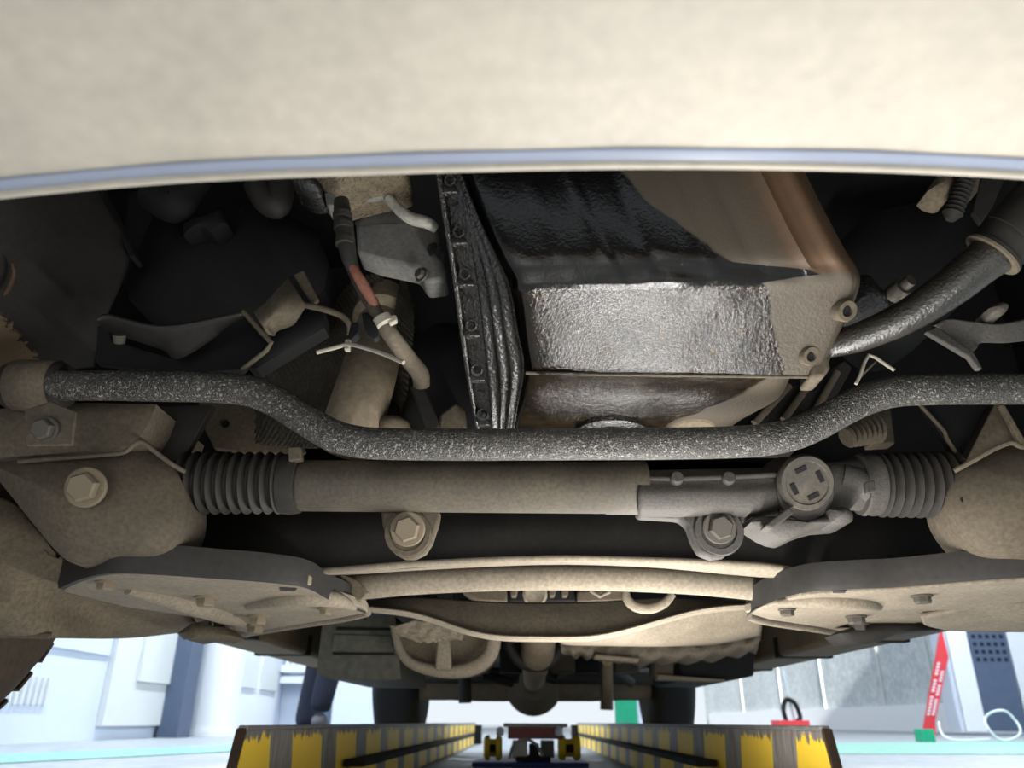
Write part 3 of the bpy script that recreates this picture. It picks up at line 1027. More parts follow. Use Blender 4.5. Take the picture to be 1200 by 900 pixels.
fb = thing('side_bracket', 'grey stamped bracket with a rounded nose above the sway bar, left', 'bracket', P(190, 400, 0.62))
grid('bracket_lip', [[P(u, v, 0.60) for u, v in ((114, 376), (125, 371), (150, 377), (180, 383), (220, 380), (286, 369))], [P(u, v, 0.63) for u, v in ((118, 384), (135, 392), (160, 400), (190, 410), (215, 419), (286, 371))]], M['dark'], fb, 5, 4, thick=0.003)
plate('bracket_web', [(114, 382), (128, 378), (130, 398), (205, 420), (286, 372), (305, 395), (316, 402), (283, 434), (200, 440), (112, 425)], 0.645, 0.01, M['black'], fb)
tube('rivet', [P(140, 392, 0.615), P(140, 402, 0.62)], [0.006, 0.005], M['steel_dark'], fb, 12)
tube('bracket_edge', [P(285, 365, 0.60), P(290, 370, 0.60), P(318, 402, 0.60), P(312, 411, 0.605), P(284, 433, 0.62)], 0.0022, M['frame'], fb, 8)

mb = thing('frame_clip_bracket', 'grey folded U-shaped bracket below the dark cover', 'bracket', P(340, 370, 0.6))
grid('clip_saddle', [[P(u, v, y) for u, v, y in r] for r in (((297, 365, .60), (312, 352, .60), (325, 338, .60), (338, 325, .61)), ((305, 378, .59), (320, 366, .59), (335, 352, .59), (348, 340, .60)), ((316, 390, .60), (318, 380, .60), (345, 372, .60), (358, 358, .60)), ((322, 394, .62), (326, 388, .62), (345, 380, .62), (355, 362, .62)))], M['frame'], mb, 5, 5, thick=0.003)
plate('clip_ear', [(343, 322), (356, 316), (373, 350), (366, 357)], 0.615, 0.006, M['frame'], mb)
plate('clip_back', [(332, 330), (345, 320), (368, 356), (350, 366)], 0.635, 0.006, M['black'], mb)
dome('clip_foot', [(315, 402), (330, 375), (355, 362), (380, 366), (380, 384), (345, 405), (300, 432), (290, 430)], 0.63, 0.004, 0.02, M['black'], mb, sm=0)
tube('clip_rod', [P(355, 357, 0.61), P(378, 362, 0.612), P(400, 370, 0.615), P(409, 380, 0.617), P(410, 392, 0.62)], 0.003, M['frame'], mb, 10, 6)

hs = thing('exhaust_heat_shield', 'dimpled foil heat shield around the tan exhaust downpipe', 'heat shield', P(400, 430, 0.78))


def dimple(s, t):
    return 0.0006 * math.sin(s * 150) * math.sin(t * 150)


grid('shield_foil', [[P(u, v, 0.80) for u, v in r] for r in (((360, 395), (385, 365), (415, 330), (450, 320)), ((335, 415), (375, 400), (405, 385), (445, 370)), ((305, 432), (350, 435), (390, 430), (430, 420)), ((300, 520), (340, 525), (380, 525), (430, 520)))], M['shield'], hs, 50, 50, disp=dimple, thick=0.002)
grid('shield_wing', [[P(u, v, y) for u, v, y in r] for r in (((470, 325, .76), (478, 340, .75), (484, 360, .75)), ((463, 360, .76), (476, 375, .75), (485, 390, .75)), ((460, 420, .76), (470, 430, .75), (480, 440, .75)), ((462, 470, .76), (470, 480, .75), (478, 500, .75)))], M['shield'], hs, 10, 30, disp=lambda s, t: 0.0006 * math.sin(t * 160 + s * 8), thick=0.002)
ep = thing('exhaust_downpipe', 'tan steel exhaust downpipe slanting down behind the sway bar', 'exhaust pipe', P(420, 480, 0.72))
tube('pipe', [P(452, 345, 0.82), P(448, 370, 0.80), P(437, 420, 0.75), P(424, 465, 0.72), P(405, 524, 0.71)], [0.022, 0.026, 0.029, 0.0295, 0.0295], M['pipe'], ep, 28, 5)
lathe('pipe_collar', P(448, 372, 0.79), P(437, 420, 0.75) - P(448, 370, 0.80), [(-0.012, 0.024), (-0.01, 0.033), (0.006, 0.034), (0.01, 0.028)], M['pipe'], ep, 28)
gp = thing('gearbox_side_plate', 'flat grey engine side plate with dirty corner beside the pan flange', 'engine part', P(470, 290, 0.56))
plate('plate_body', [(415, 236), (440, 232), (470, 236), (500, 262), (514, 268), (524, 328), (498, 331), (488, 314), (440, 304), (418, 296)], 0.56, 0.03, M['grey'], gp, 0.004)
dome('plate_top', [(418, 238), (445, 232), (470, 240), (480, 258), (440, 262), (416, 262)], 0.558, 0.008, 0.02, M['dark'], gp)
bolt(gp, P(494, 322, 0.555), (-0.6, -0.8, 0), 0.0048, M['steel_dark'], True, wr=1.4)
bolt(gp, P(507, 292, 0.552), (-0.8, -0.6, 0), 0.0042, M['oilsteel'], True, wr=1.5)
bolt(gp, P(518, 297, 0.548), (-0.8, -0.6, 0), 0.0048, M['oilsteel'], True, wr=1.3)
sh = thing('silver_sleeved_pipe', 'short silver sleeved pipe above the grey engine plate', 'pipe', P(490, 250, 0.53))
tube('sleeve', [P(455, 232, 0.53), P(468, 246, 0.53), P(482, 256, 0.53), P(500, 261, 0.53), P(511, 268, 0.535)], [0.004, 0.0048, 0.0052, 0.0052, 0.004], M['silver'], sh, 14, 6)
tube('elbow', [P(402, 224, 0.535), P(416, 230, 0.53), P(435, 232, 0.53), P(450, 229, 0.53), P(457, 233, 0.53)], 0.0038, M['grey'], sh, 12, 5)
tube('connector_stub', [P(456, 200, 0.55), P(470, 232, 0.55)], 0.009, M['grey'], sh, 12)
gb = thing('greasy_gear_housing', 'clump of tan greasy housing just below the bumper rim', 'engine part', P(410, 212, 0.5))
dome('housing', [(368, 207), (380, 185), (420, 180), (470, 185), (472, 198), (440, 205), (410, 212), (385, 218)], 0.50, 0.010, 0.05, M['grease'], gb)
dome('oily_lug', [(342, 213), (352, 205), (372, 208), (376, 222), (360, 224)], 0.505, 0.006, 0.03, M['oilsteel'], gb)
plate('lug_tab', [(380, 226), (392, 223), (394, 240), (383, 241)], 0.51, 0.02, M['grey'], gb)

wh = thing('wiring_harness', 'taped black wiring loom with a faded red wire showing', 'wiring', P(440, 330, 0.5))
tube('taped_sleeve', [P(400, 235, 0.50), P(402, 255, 0.50), P(406, 285, 0.50), P(410, 305, 0.502), P(416, 318, 0.505)], [0.006, 0.0072, 0.0068, 0.0058, 0.004], M['wrap'], wh, 16, 6)
for v in (250, 262, 280):
    lathe('tape_turn', P(401.5 + (v - 250) * 0.1, v, 0.499), (0.06, 0.02, -1), [(0, 0.0066), (0.0005, 0.0078), (0.0055, 0.0076), (0.006, 0.0066)], M['wrap'], wh, 16)
tube('red_wire', [P(411, 309, 0.502), P(420, 325, 0.503), P(432, 345, 0.506), P(440, 359, 0.51)], [0.003, 0.0042, 0.0042, 0.0034], M['redwire'], wh, 12, 5)
tube('black_wire', [P(408, 312, 0.505), P(418, 335, 0.507), P(430, 356, 0.51), P(440, 366, 0.512)], 0.0024, M['wrap'], wh, 10, 5)
tube('conduit', [P(434, 352, 0.513), P(444, 374, 0.514), P(462, 398, 0.53), P(480, 422, 0.59), P(492, 438, 0.65), P(494, 452, 0.665)], [0.0055, 0.006, 0.0066, 0.0076, 0.0085, 0.0078], M['frame'], wh, 14, 5)
plate('connector', [(480, 452), (497, 447), (515, 498), (512, 506), (500, 506)], 0.664, 0.012, M['dark'], wh, 0.002)
dome('clip_leaf', [(424, 368), (430, 366), (440, 378), (444, 392), (438, 397), (428, 388)], 0.508, 0.002, 0.006, M['black'], wh, sm=2)
lathe('clip_ring', P(449, 377, 0.512), (0.5, 0.1, -0.8), [(-0.003, 0.0066), (-0.003, 0.008), (0.003, 0.008), (0.003, 0.0066)], M['tie'], wh, 18)
plate('clip_catch', [(452, 370), (464, 368), (465, 375), (456, 379)], 0.508, 0.006, M['tie'], wh, 0.001)
tube('cable_tie', [P(371, 413, 0.55), P(390, 408, 0.55), P(406, 404, 0.55), P(418, 405, 0.545), P(445, 413, 0.535), P(473, 425, 0.525)], 0.0018, M['tie'], wh, 8, 4)
box('tie_lock', P(403, 409, 0.549), P(412, 401, 0.555), M['tie'], wh, bevel=0.0006)
plate('tie_socket', [(411, 378), (420, 377), (420, 390), (410, 400), (407, 396)], 0.552, 0.01, M['black'], wh, 0.001)
tp = thing('transmission_tail', 'dark lower transmission casing between exhaust and oil pan', 'transmission', P(520, 450, 0.8))
dome('casing', [(485, 400), (510, 380), (545, 385), (560, 430), (575, 520), (470, 520), (480, 450)], 0.74, 0.02, 0.1, M['black'], tp)
plate('casing_foot', [(515, 485), (535, 470), (545, 480), (548, 520), (512, 520)], 0.70, 0.02, M['frame'], tp, 0.003)
dome('round_cover', [(440, 495), (450, 488), (470, 488), (480, 498), (470, 510), (445, 510)], 0.71, 0.012, 0.03, M['frame'], tp)

# ------------------------------------------------------------------ engine bay, right
hz = thing('radiator_hose', 'thick black oily radiator hose curving up at right', 'hose', P(1060, 360, 0.5))
tube('hose_body', [P(955, 412, 0.565), P(975, 405, 0.555), P(1010, 394, 0.54), P(1060, 372, 0.52), P(1110, 340, 0.50), P(1150, 308, 0.485), P(1180, 288, 0.478)], [0.0075, 0.0095, 0.0115, 0.0128, 0.0142, 0.0155, 0.016], M['hose'], hz, 28, 8)
d_ = (P(1200, 262, 0.47) - P(1165, 297, 0.482)).normalized()
cl = lathe('hose_collar', P(1163, 298, 0.482), d_, [(0, 0.0165), (0.0, 0.0205), (0.003, 0.021), (0.003, 0.0195), (0.02, 0.0205), (0.05, 0.023)], M['rubber'], hz, 28)
lathe('collar_edge', P(1163, 298, 0.482), d_, [(-0.0012, 0.017), (-0.0012, 0.0212), (0.0006, 0.0216), (0.0006, 0.017)], M['frame'], cl, 28)
tube('hose_end', [P(1185, 278, 0.474), P(1225, 240, 0.46), P(1260, 200, 0.45)], 0.022, M['rubber'], hz, 24, 5)
rb = thing('right_bracket_arm', 'gritty grey forked bracket below the radiator hose at right', 'bracket', P(1150, 400, 0.58))
grid('arm_plate', [[P(u, v, y) for u, v, y in r] for r in (((1096, 381, .57), (1110, 374, .57), (1140, 377, .57), (1170, 380, .57), (1215, 372, .57)), ((1110, 392, .575), (1125, 388, .575), (1145, 390, .575), (1175, 392, .575), (1215, 386, .575)), ((1138, 414, .58), (1145, 408, .58), (1150, 402, .58), (1178, 402, .58), (1215, 398, .58)))], M['cast'], rb, 6, 5, thick=0.006)
plate('arm_strut', [(1085, 388), (1098, 382), (1142, 413), (1152, 432), (1146, 432), (1136, 418)], 0.572, 0.006, M['cast'], rb)
dome('rubber_stop', [(1158, 362), (1170, 355), (1182, 358), (1176, 368), (1164, 369)], 0.56, 0.006, 0.02, M['steel_dark'], rb)
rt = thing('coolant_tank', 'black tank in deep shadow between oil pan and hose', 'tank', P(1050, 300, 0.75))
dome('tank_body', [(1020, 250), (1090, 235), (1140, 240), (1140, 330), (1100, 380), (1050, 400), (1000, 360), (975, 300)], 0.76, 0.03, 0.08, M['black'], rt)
cg = thing('corrugated_conduit', 'dusty ribbed conduit hanging just under the bumper, top right', 'conduit', P(1128, 225, 0.55))
d_ = (P(1118, 248, 0.56) - P(1136, 200, 0.55)).normalized()
prof = [(-0.02, 0.006)]
for k in range(10):
    prof += [(k * 0.0042, 0.0085), (k * 0.0042 + 0.0021, 0.0068)]
prof += [(0.044, 0.004)]
lathe('ribbed_sleeve', P(1133, 206, 0.55), d_, prof, M['dark'], cg, 20)
dome('conduit_plug', [(1086, 225), (1098, 208), (1118, 208), (1112, 232), (1096, 232)], 0.565, 0.01, 0.02, M['arm'], cg)
plate('conduit_fin', [(1136, 215), (1150, 205), (1146, 224), (1124, 250)], 0.57, 0.004, M['frame'], cg)
plate('fin_backing', [(1150, 205), (1180, 205), (1165, 240), (1150, 262), (1140, 248)], 0.62, 0.006, M['dark'], cg)
tr = thing('wire_stay', 'bent thin wire stay below the oily hose', 'stay', P(1020, 420, 0.6))
tube('stay_wire', [P(1003, 450, 0.60), P(1008, 440, 0.60), P(1013, 425, 0.60), P(1018, 416, 0.60), P(1026, 419, 0.60), P(1048, 434, 0.60)], 0.0015, M['tie'], tr, 8)
tube('stay_arm', [P(1026, 424, 0.61), P(1008, 442, 0.61)], 0.001, M['frame'], tr, 8)
ts = thing('transmission_support', 'dark finned transmission bracket right of the oil pan underside', 'bracket', P(930, 480, 0.72))
plate('support_web', [(880, 490), (915, 455), (955, 440), (990, 420), (1000, 430), (960, 500), (940, 520), (870, 520)], 0.76, 0.05, M['dark'], ts, 0.003)
for k in range(3):
    tube('support_rib', [P(884 + k * 34, 496 - k * 4, 0.75), P(925 + k * 28, 452 - k * 8, 0.75)], 0.004, M['frame'], ts, 10)
for (u, v) in ((952, 452), (935, 490)):
    lathe('support_hole', P(u, v, 0.757), (0, -1, 0), [(0, 0.008), (0.003, 0.008), (0.003, 0.005)], M['black'], ts, 16)
tb = thing('transmission_boot', 'small creased tan boot peeking under the right bend of the bar', 'boot', P(1010, 505, 0.74))
prof = []
for k in range(7):
    prof += [(k * 0.006, 0.020 - k * 0.0012), (k * 0.006 + 0.003, 0.016 - k * 0.001)]
lathe('boot_folds', P(1022, 500, 0.80), P(985, 515, 0.79) - P(1022, 500, 0.80), prof, M['frame'], tb, 24)
plate('boot_flange', [(1018, 480), (1045, 478), (1050, 520), (1020, 522)], 0.82, 0.02, M['frame'], tb, 0.003)

# ------------------------------------------------------------------ sway bar with its bush clamp
sb = thing('sway_bar', 'gritty black sway bar bent across the whole picture', 'sway bar', P(640, 540, 0.62))
path = [(-40, 453, .648), (20, 452, .64), (80, 452, .63), (140, 452, .625), (200, 453, .62), (250, 454, .62), (295, 459, .62), (328, 473, .62), (358, 492, .62), (390, 510, .62), (425, 518.5, .62), (470, 520.5, .62), (560, 521, .62),
        (680, 520.5, .62), (800, 519.5, .62), (880, 517, .62), (925, 510, .62), (958, 497, .62), (985, 482, .62), (1012, 469, .62), (1045, 459.5, .62), (1085, 456.5, .62), (1140, 456, .625), (1200, 456, .63), (1300, 457, .64), (1400, 458, .65)]
tube('bar', [P(*q) for q in path], px(20.5, 0.62), M['bar'], sb, 32, 5)
cz = P(46, 452, 0.64)
for dx in (0,):
    lathe('bushing', cz + Vector((-0.03, 0, 0)), (1, 0, 0), [(0, 0.016), (0, 0.0195), (0.004, 0.0215), (0.052, 0.0215), (0.056, 0.0195), (0.056, 0.016)], M['rubber'], sb, 28)
clv, clf = [], []
for i, x in enumerate((-0.019, 0.019)):
    pass
# strap bent over the bushing
ring = []
for k in range(15):
    a = R(-105 + k * 235 / 14)
    ring.append((math.cos(a), math.sin(a)))
V, F = [], []
for x in (-0.02, 0.018):
    for (cy, sz) in ring:
        V.append(cz + Vector((x, -cy * 0.024, sz * 0.024)))
n = len(ring)
F = [(k, k + 1, n + k + 1, n + k) for k in range(n - 1)]
st = mk('clamp_strap', V, F, M['frame'], sb)
m_ = st.modifiers.new('solid', 'SOLIDIFY')
m_.thickness = 0.003
plate('clamp_foot', [(28, 480), (60, 470), (88, 482), (84, 521), (30, 522)], 0.612, 0.004, M['frame'], sb, 0.001)
bolt(sb, P(54, 503, 0.610), (0, -0.95, -0.3), px(14, 0.61), M['steel_dark'], True, wr=1.2)

# ------------------------------------------------------------------ steering rack
YR = 0.73
rk = thing('steering_rack', 'dusty steering rack tube with ribbed rubber bellows at both ends', 'steering rack', P(600, 570, YR))
ax = (P(745, 572, YR) - P(352, 569, YR)).normalized()
rr0 = px(32.5, YR) * 0.98
L0 = (P(745, 572, YR) - P(352, 569, YR)).length
lathe('rack_tube', P(352, 569, YR), ax, [(-0.004, rr0 * 0.85), (0, rr0 * 0.97), (0.004, rr0), (0.09, rr0), (0.105, rr0 * 1.01), (0.13, rr0), (L0 - 0.03, rr0), (L0 - 0.028, rr0 * 1.03), (L0 + 0.01, rr0 * 1.03)], M['rack'], rk, 48)


def bellows(u0, u1, v, r0, r1, n, flip):
    a, b = P(u0, v, YR), P(u1, v, YR)
    L = (b - a).length
    prof = [(0, r0 * 0.7), (0.001, r0 * 0.86)]
    for k in range(n):
        f = (k + 0.5) / n
        r = r0 + (r1 - r0) * f
        w = L / n
        prof += [(w * k + w * 0.12, r * 0.80), (w * k + w * 0.3, r * 0.94), (w * k + w * 0.5, r), (w * k + w * 0.72, r * 0.94), (w * k + w * 0.9, r * 0.80)]
    prof.append((L, r1 * 0.75))
    return lathe('bellows', a, b - a, prof, M['rubber'], rk, 48)


bellows(212, 334, 566, px(40, YR), px(39, YR), 10, False)
bellows(1026, 1124, 568, px(40, YR), px(42, YR), 9, True)
lathe('bellows_clamp', P(332, 567, YR), ax, [(0, px(34, YR)), (0, px(37.5, YR)), (0.006, px(38, YR)), (0.012, px(37.5, YR)), (0.017, px(36.5, YR)), (0.017, px(32, YR))], M['rubber'], rk, 40)
plate('clamp_tab', [(337, 524), (352, 523), (353, 538), (338, 540)], YR - 0.03, 0.01, M['frame'], rk, 0.001)
lathe('bellows_clamp', P(1006, 568, YR), ax, [(0, px(33, YR)), (0, px(37, YR)), (0.004, px(38.5, YR)), (0.007, px(37, YR)), (0.012, px(38.5, YR)), (0.017, px(37.5, YR)), (0.017, px(32, YR))], M['cast'], rk, 40)
plate('clamp_tab', [(1014, 565), (1025, 562), (1027, 575), (1016, 578)], YR - 0.045, 0.006, M['cast'], rk, 0.001)
# left mounting ear
ear = plate('mounting_ear', [(446, 598), (516, 598), (514, 612), (506, 636), (498, 648), (486, 654), (474, 654), (462, 648), (454, 636), (448, 615)], YR + 0.012, 0.014, M['frame'], rk, 0.003)
lathe('ear_ring', P(478, 625, YR + 0.012), (0, -1, -0.1), [(0, px(29, YR)), (0.003, px(28, YR)), (0.003, px(22, YR)), (0.0005, px(21, YR))], M['frame'], ear, 32)
bolt(rk, P(478, 620, YR + 0.006), (0, -0.97, -0.22), px(16, YR), M['steel'], True, wr=1.35)
# valve housing casting at right
hs_ = [(748, 558), (757, 560), (905, 556), (930, 540), (1000, 548), (1022, 556), (1022, 600), (1004, 606), (980, 612), (950, 628), (924, 632), (880, 618), (872, 600), (800, 604), (752, 606), (746, 600)]
grid('valve_housing', [[P(u, v, YR + dy) for u, dy in ((746, 0), (770, -0.004), (830, -0.004), (890, -0.006), (910, -0.008))] for v, in ((560,),)] and
     [[P(u, v + (0 if u < 900 else -2), YR - 0.026 + e) for u in (748, 790, 840, 880, 915)] for v, e in ((555, 0.02), (559, 0.004), (567, 0.001), (578, -0.002), (592, 0.003), (600, 0.012), (606, 0.03))], M['cast'], rk, 5, 5, disp=lambda s, t: 0.0005 * mnoise.noise((s * 20, t * 8, 1)), thick=0.004)
lathe('housing_core', P(745, 576, YR + 0.004), P(1015, 568, YR) - P(745, 576, YR), [(0, px(26, YR)), (0.13, px(25, YR)), (0.16, px(28, YR)), (0.2, px(30, YR)), (0.222, px(33, YR))], M['cast'], rk, 32)
plate('housing_top', [(750, 561), (800, 561), (860, 559), (915, 556), (915, 580), (750, 584)], YR - 0.019, 0.03, M['cast'], rk, 0.003)
tube('housing_ridge', [P(750, 561, YR - 0.022), P(800, 561, YR - 0.024), P(860, 559, YR - 0.024), P(912, 556, YR - 0.026)], 0.0028, M['cast'], rk, 10, 4)
for (u, v) in ((791, 565), (851, 565)):
    lathe('casting_stud', P(u, v, YR - 0.018), (0, -1, 0.1), [(0, px(8.5, YR)), (0.012, px(8, YR)), (0.0135, px(6.5, YR))], M['cast'], rk, 20)
fl_ = plate('housing_foot', [(745, 598), (756, 594), (830, 596), (880, 594), (890, 600), (868, 614), (862, 640), (850, 652), (835, 654), (820, 648), (812, 634), (806, 616), (796, 608), (748, 605)], YR + 0.006, 0.018, M['cast'], rk, 0.004)
lathe('ear_ring', P(842, 622, YR + 0.006), (0, -1, -0.1), [(0, px(31, YR)), (0.003, px(29, YR)), (0.003, px(22, YR)), (0.0005, px(21, YR))], M['cast'], fl_, 32)
bolt(rk, P(843, 618, YR - 0.001), (0, -0.97, -0.22), px(15, YR), M['steel_dark'], True, wr=1.35)
# pinion cap
pc = P(942, 565, YR - 0.035)
nv = Vector((0.05, -0.93, -0.36)).normalized()
lathe('pinion_body', pc + Vector((0, 0.05, 0.01)), nv, [(0, px(38, YR)), (0.03, px(36, YR)), (0.048, px(34, YR))], M['cast'], rk, 40)
cap = lathe('pinion_cap', pc, nv, [(0, px(33, YR)), (0.006, px(33, YR)), (0.0085, px(31, YR)), (0.0085, px(26, YR)), (0.007, px(25, YR)), (0.007, px(3, YR))], M['steel_dark'], rk, 40)
ua_ = Vector((1, 0, 0))
va_ = nv.cross(ua_).normalized()
ua_ = va_.cross(nv).normalized()
for k in range(4):
    a = R(25 + 90 * k)
    c0 = pc + nv * 0.0068
    rad_, tan_ = (ua_ * math.cos(a) + va_ * math.sin(a)), (-ua_ * math.sin(a) + va_ * math.cos(a))
    c0 = c0 + rad_ * px(17, YR)
    w1, w2 = px(7, YR), px(3, YR)
    prism('cap_slot', [c0 + tan_ * w1 + rad_ * w2, c0 - tan_ * w1 + rad_ * w2, c0 - tan_ * w1 - rad_ * w2, c0 + tan_ * w1 - rad_ * w2], nv * 0.0012, M['black'], cap, 0.0004)
plate('housing_rib', [(896, 616), (906, 620), (932, 600), (924, 593)], YR - 0.04, 0.02, M['cast'], rk, 0.002)
dome('housing_boss', [(880, 612), (890, 606), (930, 628), (948, 610), (985, 604), (1000, 608), (992, 614), (965, 616), (940, 624), (922, 632), (900, 625)], YR - 0.018, 0.012, 0.04, M['cast'], rk, sm=2)
dome('housing_lug', [(970, 598), (990, 594), (1000, 604), (994, 613), (975, 612)], YR - 0.03, 0.01, 0.03, M['cast'], rk, sm=3)
tube('hydraulic_stub', [P(986, 560, YR - 0.01), P(1008, 566, YR - 0.012), P(1022, 574, YR - 0.012)], 0.014, M['cast'], rk, 18, 4)

# ------------------------------------------------------------------ front crossmember behind the rack
YC = 0.83
cm = thing('front_crossmember', 'dark front crossmember running across behind the steering rack', 'crossmember', P(650, 660, YC))
grid('front_web', [[P(u, v, y) for u, v, y in r] for r in (
    ((150, 575, .92), (250, 590, .90), (350, 590, .87), (450, 590, .85), (600, 590, .85), (750, 590, .85), (900, 590, .86), (1000, 590, .88), (1200, 580, .92)),
    ((150, 620, .89), (250, 620, .88), (350, 622, .85), (450, 620, .835), (600, 620, .83), (750, 620, .835), (900, 620, .845), (1000, 620, .87), (1200, 620, .90)),
    ((150, 690, .88), (250, 685, .87), (350, 672, .85), (450, 667, .83), (600, 658, .825), (750, 658, .83), (900, 668, .84), (1000, 680, .86), (1200, 700, .89)))], M['dark'], cm, 5, 6, thick=0.004)
grid('bottom_flange', [[P(u, v, y) for u, v, y in r] for r in (
    ((372, 672, .83), (420, 668, .82), (500, 662, .815), (640, 656.5, .81), (760, 658.5, .815), (860, 662, .82), (902, 665, .825), (945, 673, .83)),
    ((374, 674, .85), (420, 673, .85), (500, 668, .85), (640, 662, .85), (760, 665, .85), (860, 674, .85), (902, 677, .85), (940, 676, .85)))], M['tan'], cm, 6, 3, thick=0.005)
box('upper_deck', P(150, 590, 0.88), Vector((P(1200, 590, 0.88).x, 1.1, P(600, 560, 0.86).z)), M['black'], cm)
plate('weld_gusset', [(340, 664), (350, 655), (353, 668), (344, 672)], 0.83, 0.01, M['black'], cm, 0.001)
plate('weld_gusset', [(964, 660), (974, 655), (976, 668), (966, 672)], 0.84, 0.01, M['black'], cm, 0.001)

# ------------------------------------------------------------------ frame horns (both sides)
fh = thing('left_frame_horn', 'rounded brown frame horn bracket with a large hex bolt, lower left', 'frame bracket', P(110, 600, 0.7))
dome('horn_shell', [(-20, 540), (30, 530), (100, 527), (150, 524), (175, 527), (205, 550), (217, 580), (216, 615), (200, 642), (170, 655), (130, 659), (90, 662), (65, 645), (40, 615), (12, 580)], 0.70, 0.035, 0.05, M['frame'], fh, 8, (110, 600), 3)
dome('upper_shell', [(-40, 495), (-5, 480), (30, 475), (100, 472), (183, 474), (175, 495), (160, 518), (140, 526), (60, 532), (-20, 538)], 0.675, 0.006, 0.12, M['frame'], fh, 4, None, 0)
tube('pinch_seam', [P(22, 541, 0.672), P(70, 537, 0.67), P(120, 533, 0.668), P(145, 530, 0.667), P(157, 521, 0.665), P(166, 518, 0.665), P(180, 528, 0.672), P(200, 543, 0.68), P(217, 553, 0.69)], 0.0022, M['frame'], fh, 8, 5)
plate('side_web', [(180, 476), (250, 474), (213, 540), (205, 548), (160, 520)], 0.72, 0.01, M['dark'], fh)
bolt(fh, P(101, 571, 0.655), (0.1, -0.95, -0.25), px(19, 0.65), M['steel'], True, wr=1.35)
lathe('drain_hole', P(206, 587, 0.6955), (0, -1, 0), [(-0.004, 0.003), (0.0006, 0.003)], M['black'], fh, 14)
pl = thing('left_inner_bracket', 'tan drilled bracket plate above the left bellows', 'bracket', P(270, 500, 0.8))
plate('bracket_sheet', [(232, 470), (300, 470), (350, 520), (355, 535), (330, 532), (285, 530), (250, 525), (240, 505)], 0.82, 0.01, M['arm'], pl)
lathe('bracket_hole', P(264.5, 497, 0.8195), (0, -1, 0), [(-0.004, 0.0045), (0.0006, 0.0045)], M['black'], pl, 14)
tube('bracket_flange', [P(318, 478, 0.81), P(350, 518, 0.81), P(356, 532, 0.81)], 0.003, M['frame'], pl, 8)
fr2 = thing('right_frame_horn', 'rounded brown frame horn with a small hole at the right edge', 'frame bracket', P(1180, 600, 0.7))
dome('horn_shell', [(1122, 548), (1150, 532), (1200, 515), (1262, 520), (1290, 580), (1270, 640), (1220, 656), (1190, 654), (1160, 648), (1135, 628), (1118, 600), (1115, 570)], 0.70, 0.035, 0.05, M['frame'], fr2, 8, (1195, 590), 3)
tube('pinch_seam', [P(1118, 552, 0.69), P(1140, 540, 0.68), P(1165, 526, 0.672), P(1185, 519, 0.668), P(1200, 524, 0.667), P(1230, 520, 0.667)], 0.0024, M['frame'], fr2, 8, 5)
lathe('drain_hole', P(1131, 586, 0.6925), (0, -1, 0), [(-0.004, 0.004), (0.0006, 0.004)], M['black'], fr2, 14)
plate('horn_gusset', [(1165, 474), (1175, 470), (1205, 520), (1170, 530), (1130, 545)], 0.70, 0.02, M['frame'], fr2)
plate('gusset_strip', [(1172, 474), (1178, 474), (1204, 520), (1198, 524)], 0.69, 0.006, M['arm'], fr2)
plate('horn_web', [(1080, 474), (1165, 474), (1130, 545), (1126, 545)], 0.72, 0.008, M['black'], fr2)
tube('web_edge', [P(1077, 473, 0.715), P(1107, 506, 0.715), P(1110, 515, 0.715), P(1128, 542, 0.715)], 0.002, M['frame'], fr2, 8)

# ------------------------------------------------------------------ control arms
la = thing('left_control_arm', 'broad tan dusty lower control arm at the left edge', 'control arm', P(60, 700, 0.920))
grid('arm_shell', [[P(u, v, y) for u, v, y in r] for r in (
    ((-60, 560, 0.790), (-40, 575, 0.790), (0, 583, 0.800), (20, 592, 0.810), (35, 605, 0.820)),
    ((-60, 620, 0.780), (-40, 620, 0.780), (10, 622, 0.800), (45, 628, 0.820), (70, 655, 0.840)),
    ((-60, 670, 0.810), (-40, 670, 0.820), (20, 672, 0.840), (60, 676, 0.860), (110, 690, 0.890)),
    ((-60, 720, 0.80), (-40, 718, 0.81), (40, 712, 0.88), (120, 712, 0.980), (210, 715, 1.030)),
    ((-60, 744, 0.86), (-40, 744, 0.87), (60, 745, 0.92), (150, 746, 1.090), (232, 738, 1.130)),
    ((-60, 747, 0.88), (-40, 747, 0.89), (60, 747, 0.94), (150, 745, 1.220), (235, 735, 1.250)))], M['arm'], la, 6, 6, thick=0.006, disp=lambda s, t: -0.006 * g_(s - 0.75, 0.2) * g_(t - 0.6, 0.1))
tube('arm_edge', [P(-50, 744, 0.855), P(0, 744, 0.885), (P(60, 745, 0.915))], 0.004, M['frame'], la, 10, 4)
dome('ball_joint_cover', [(208, 742), (225, 730), (262, 735), (272, 745), (260, 750), (240, 748), (222, 751)], 1.04, 0.01, 0.05, M['frame'], la, sm=0)
ra = thing('right_control_arm', 'tan lower control arm at the right edge behind the brace plate', 'control arm', P(1160, 715, 0.9))
grid('arm_shell', [[P(u, v, y) for u, v, y in r] for r in (
    ((1080, 725, .96), (1120, 716, .94), (1160, 710, .92), (1200, 707, .90), (1300, 700, .88)), ((1085, 733, 1.0), (1120, 728, .98), (1160, 724, .96), (1200, 722, .94), (1300, 718, .92)), ((1110, 739, 1.05), (1130, 740, 1.05), (1165, 741, 1.04), (1200, 741, 1.02), (1300, 742, 1.0)))], M['tan'], ra, 6, 5, thick=0.006)
dome('ball_joint_cover', [(985, 742), (1000, 735), (1040, 728), (1085, 730), (1110, 738), (1050, 744), (1030, 752), (1010, 755), (995, 752)], 1.08, 0.01, 0.06, M['dark'], ra, sm=0)

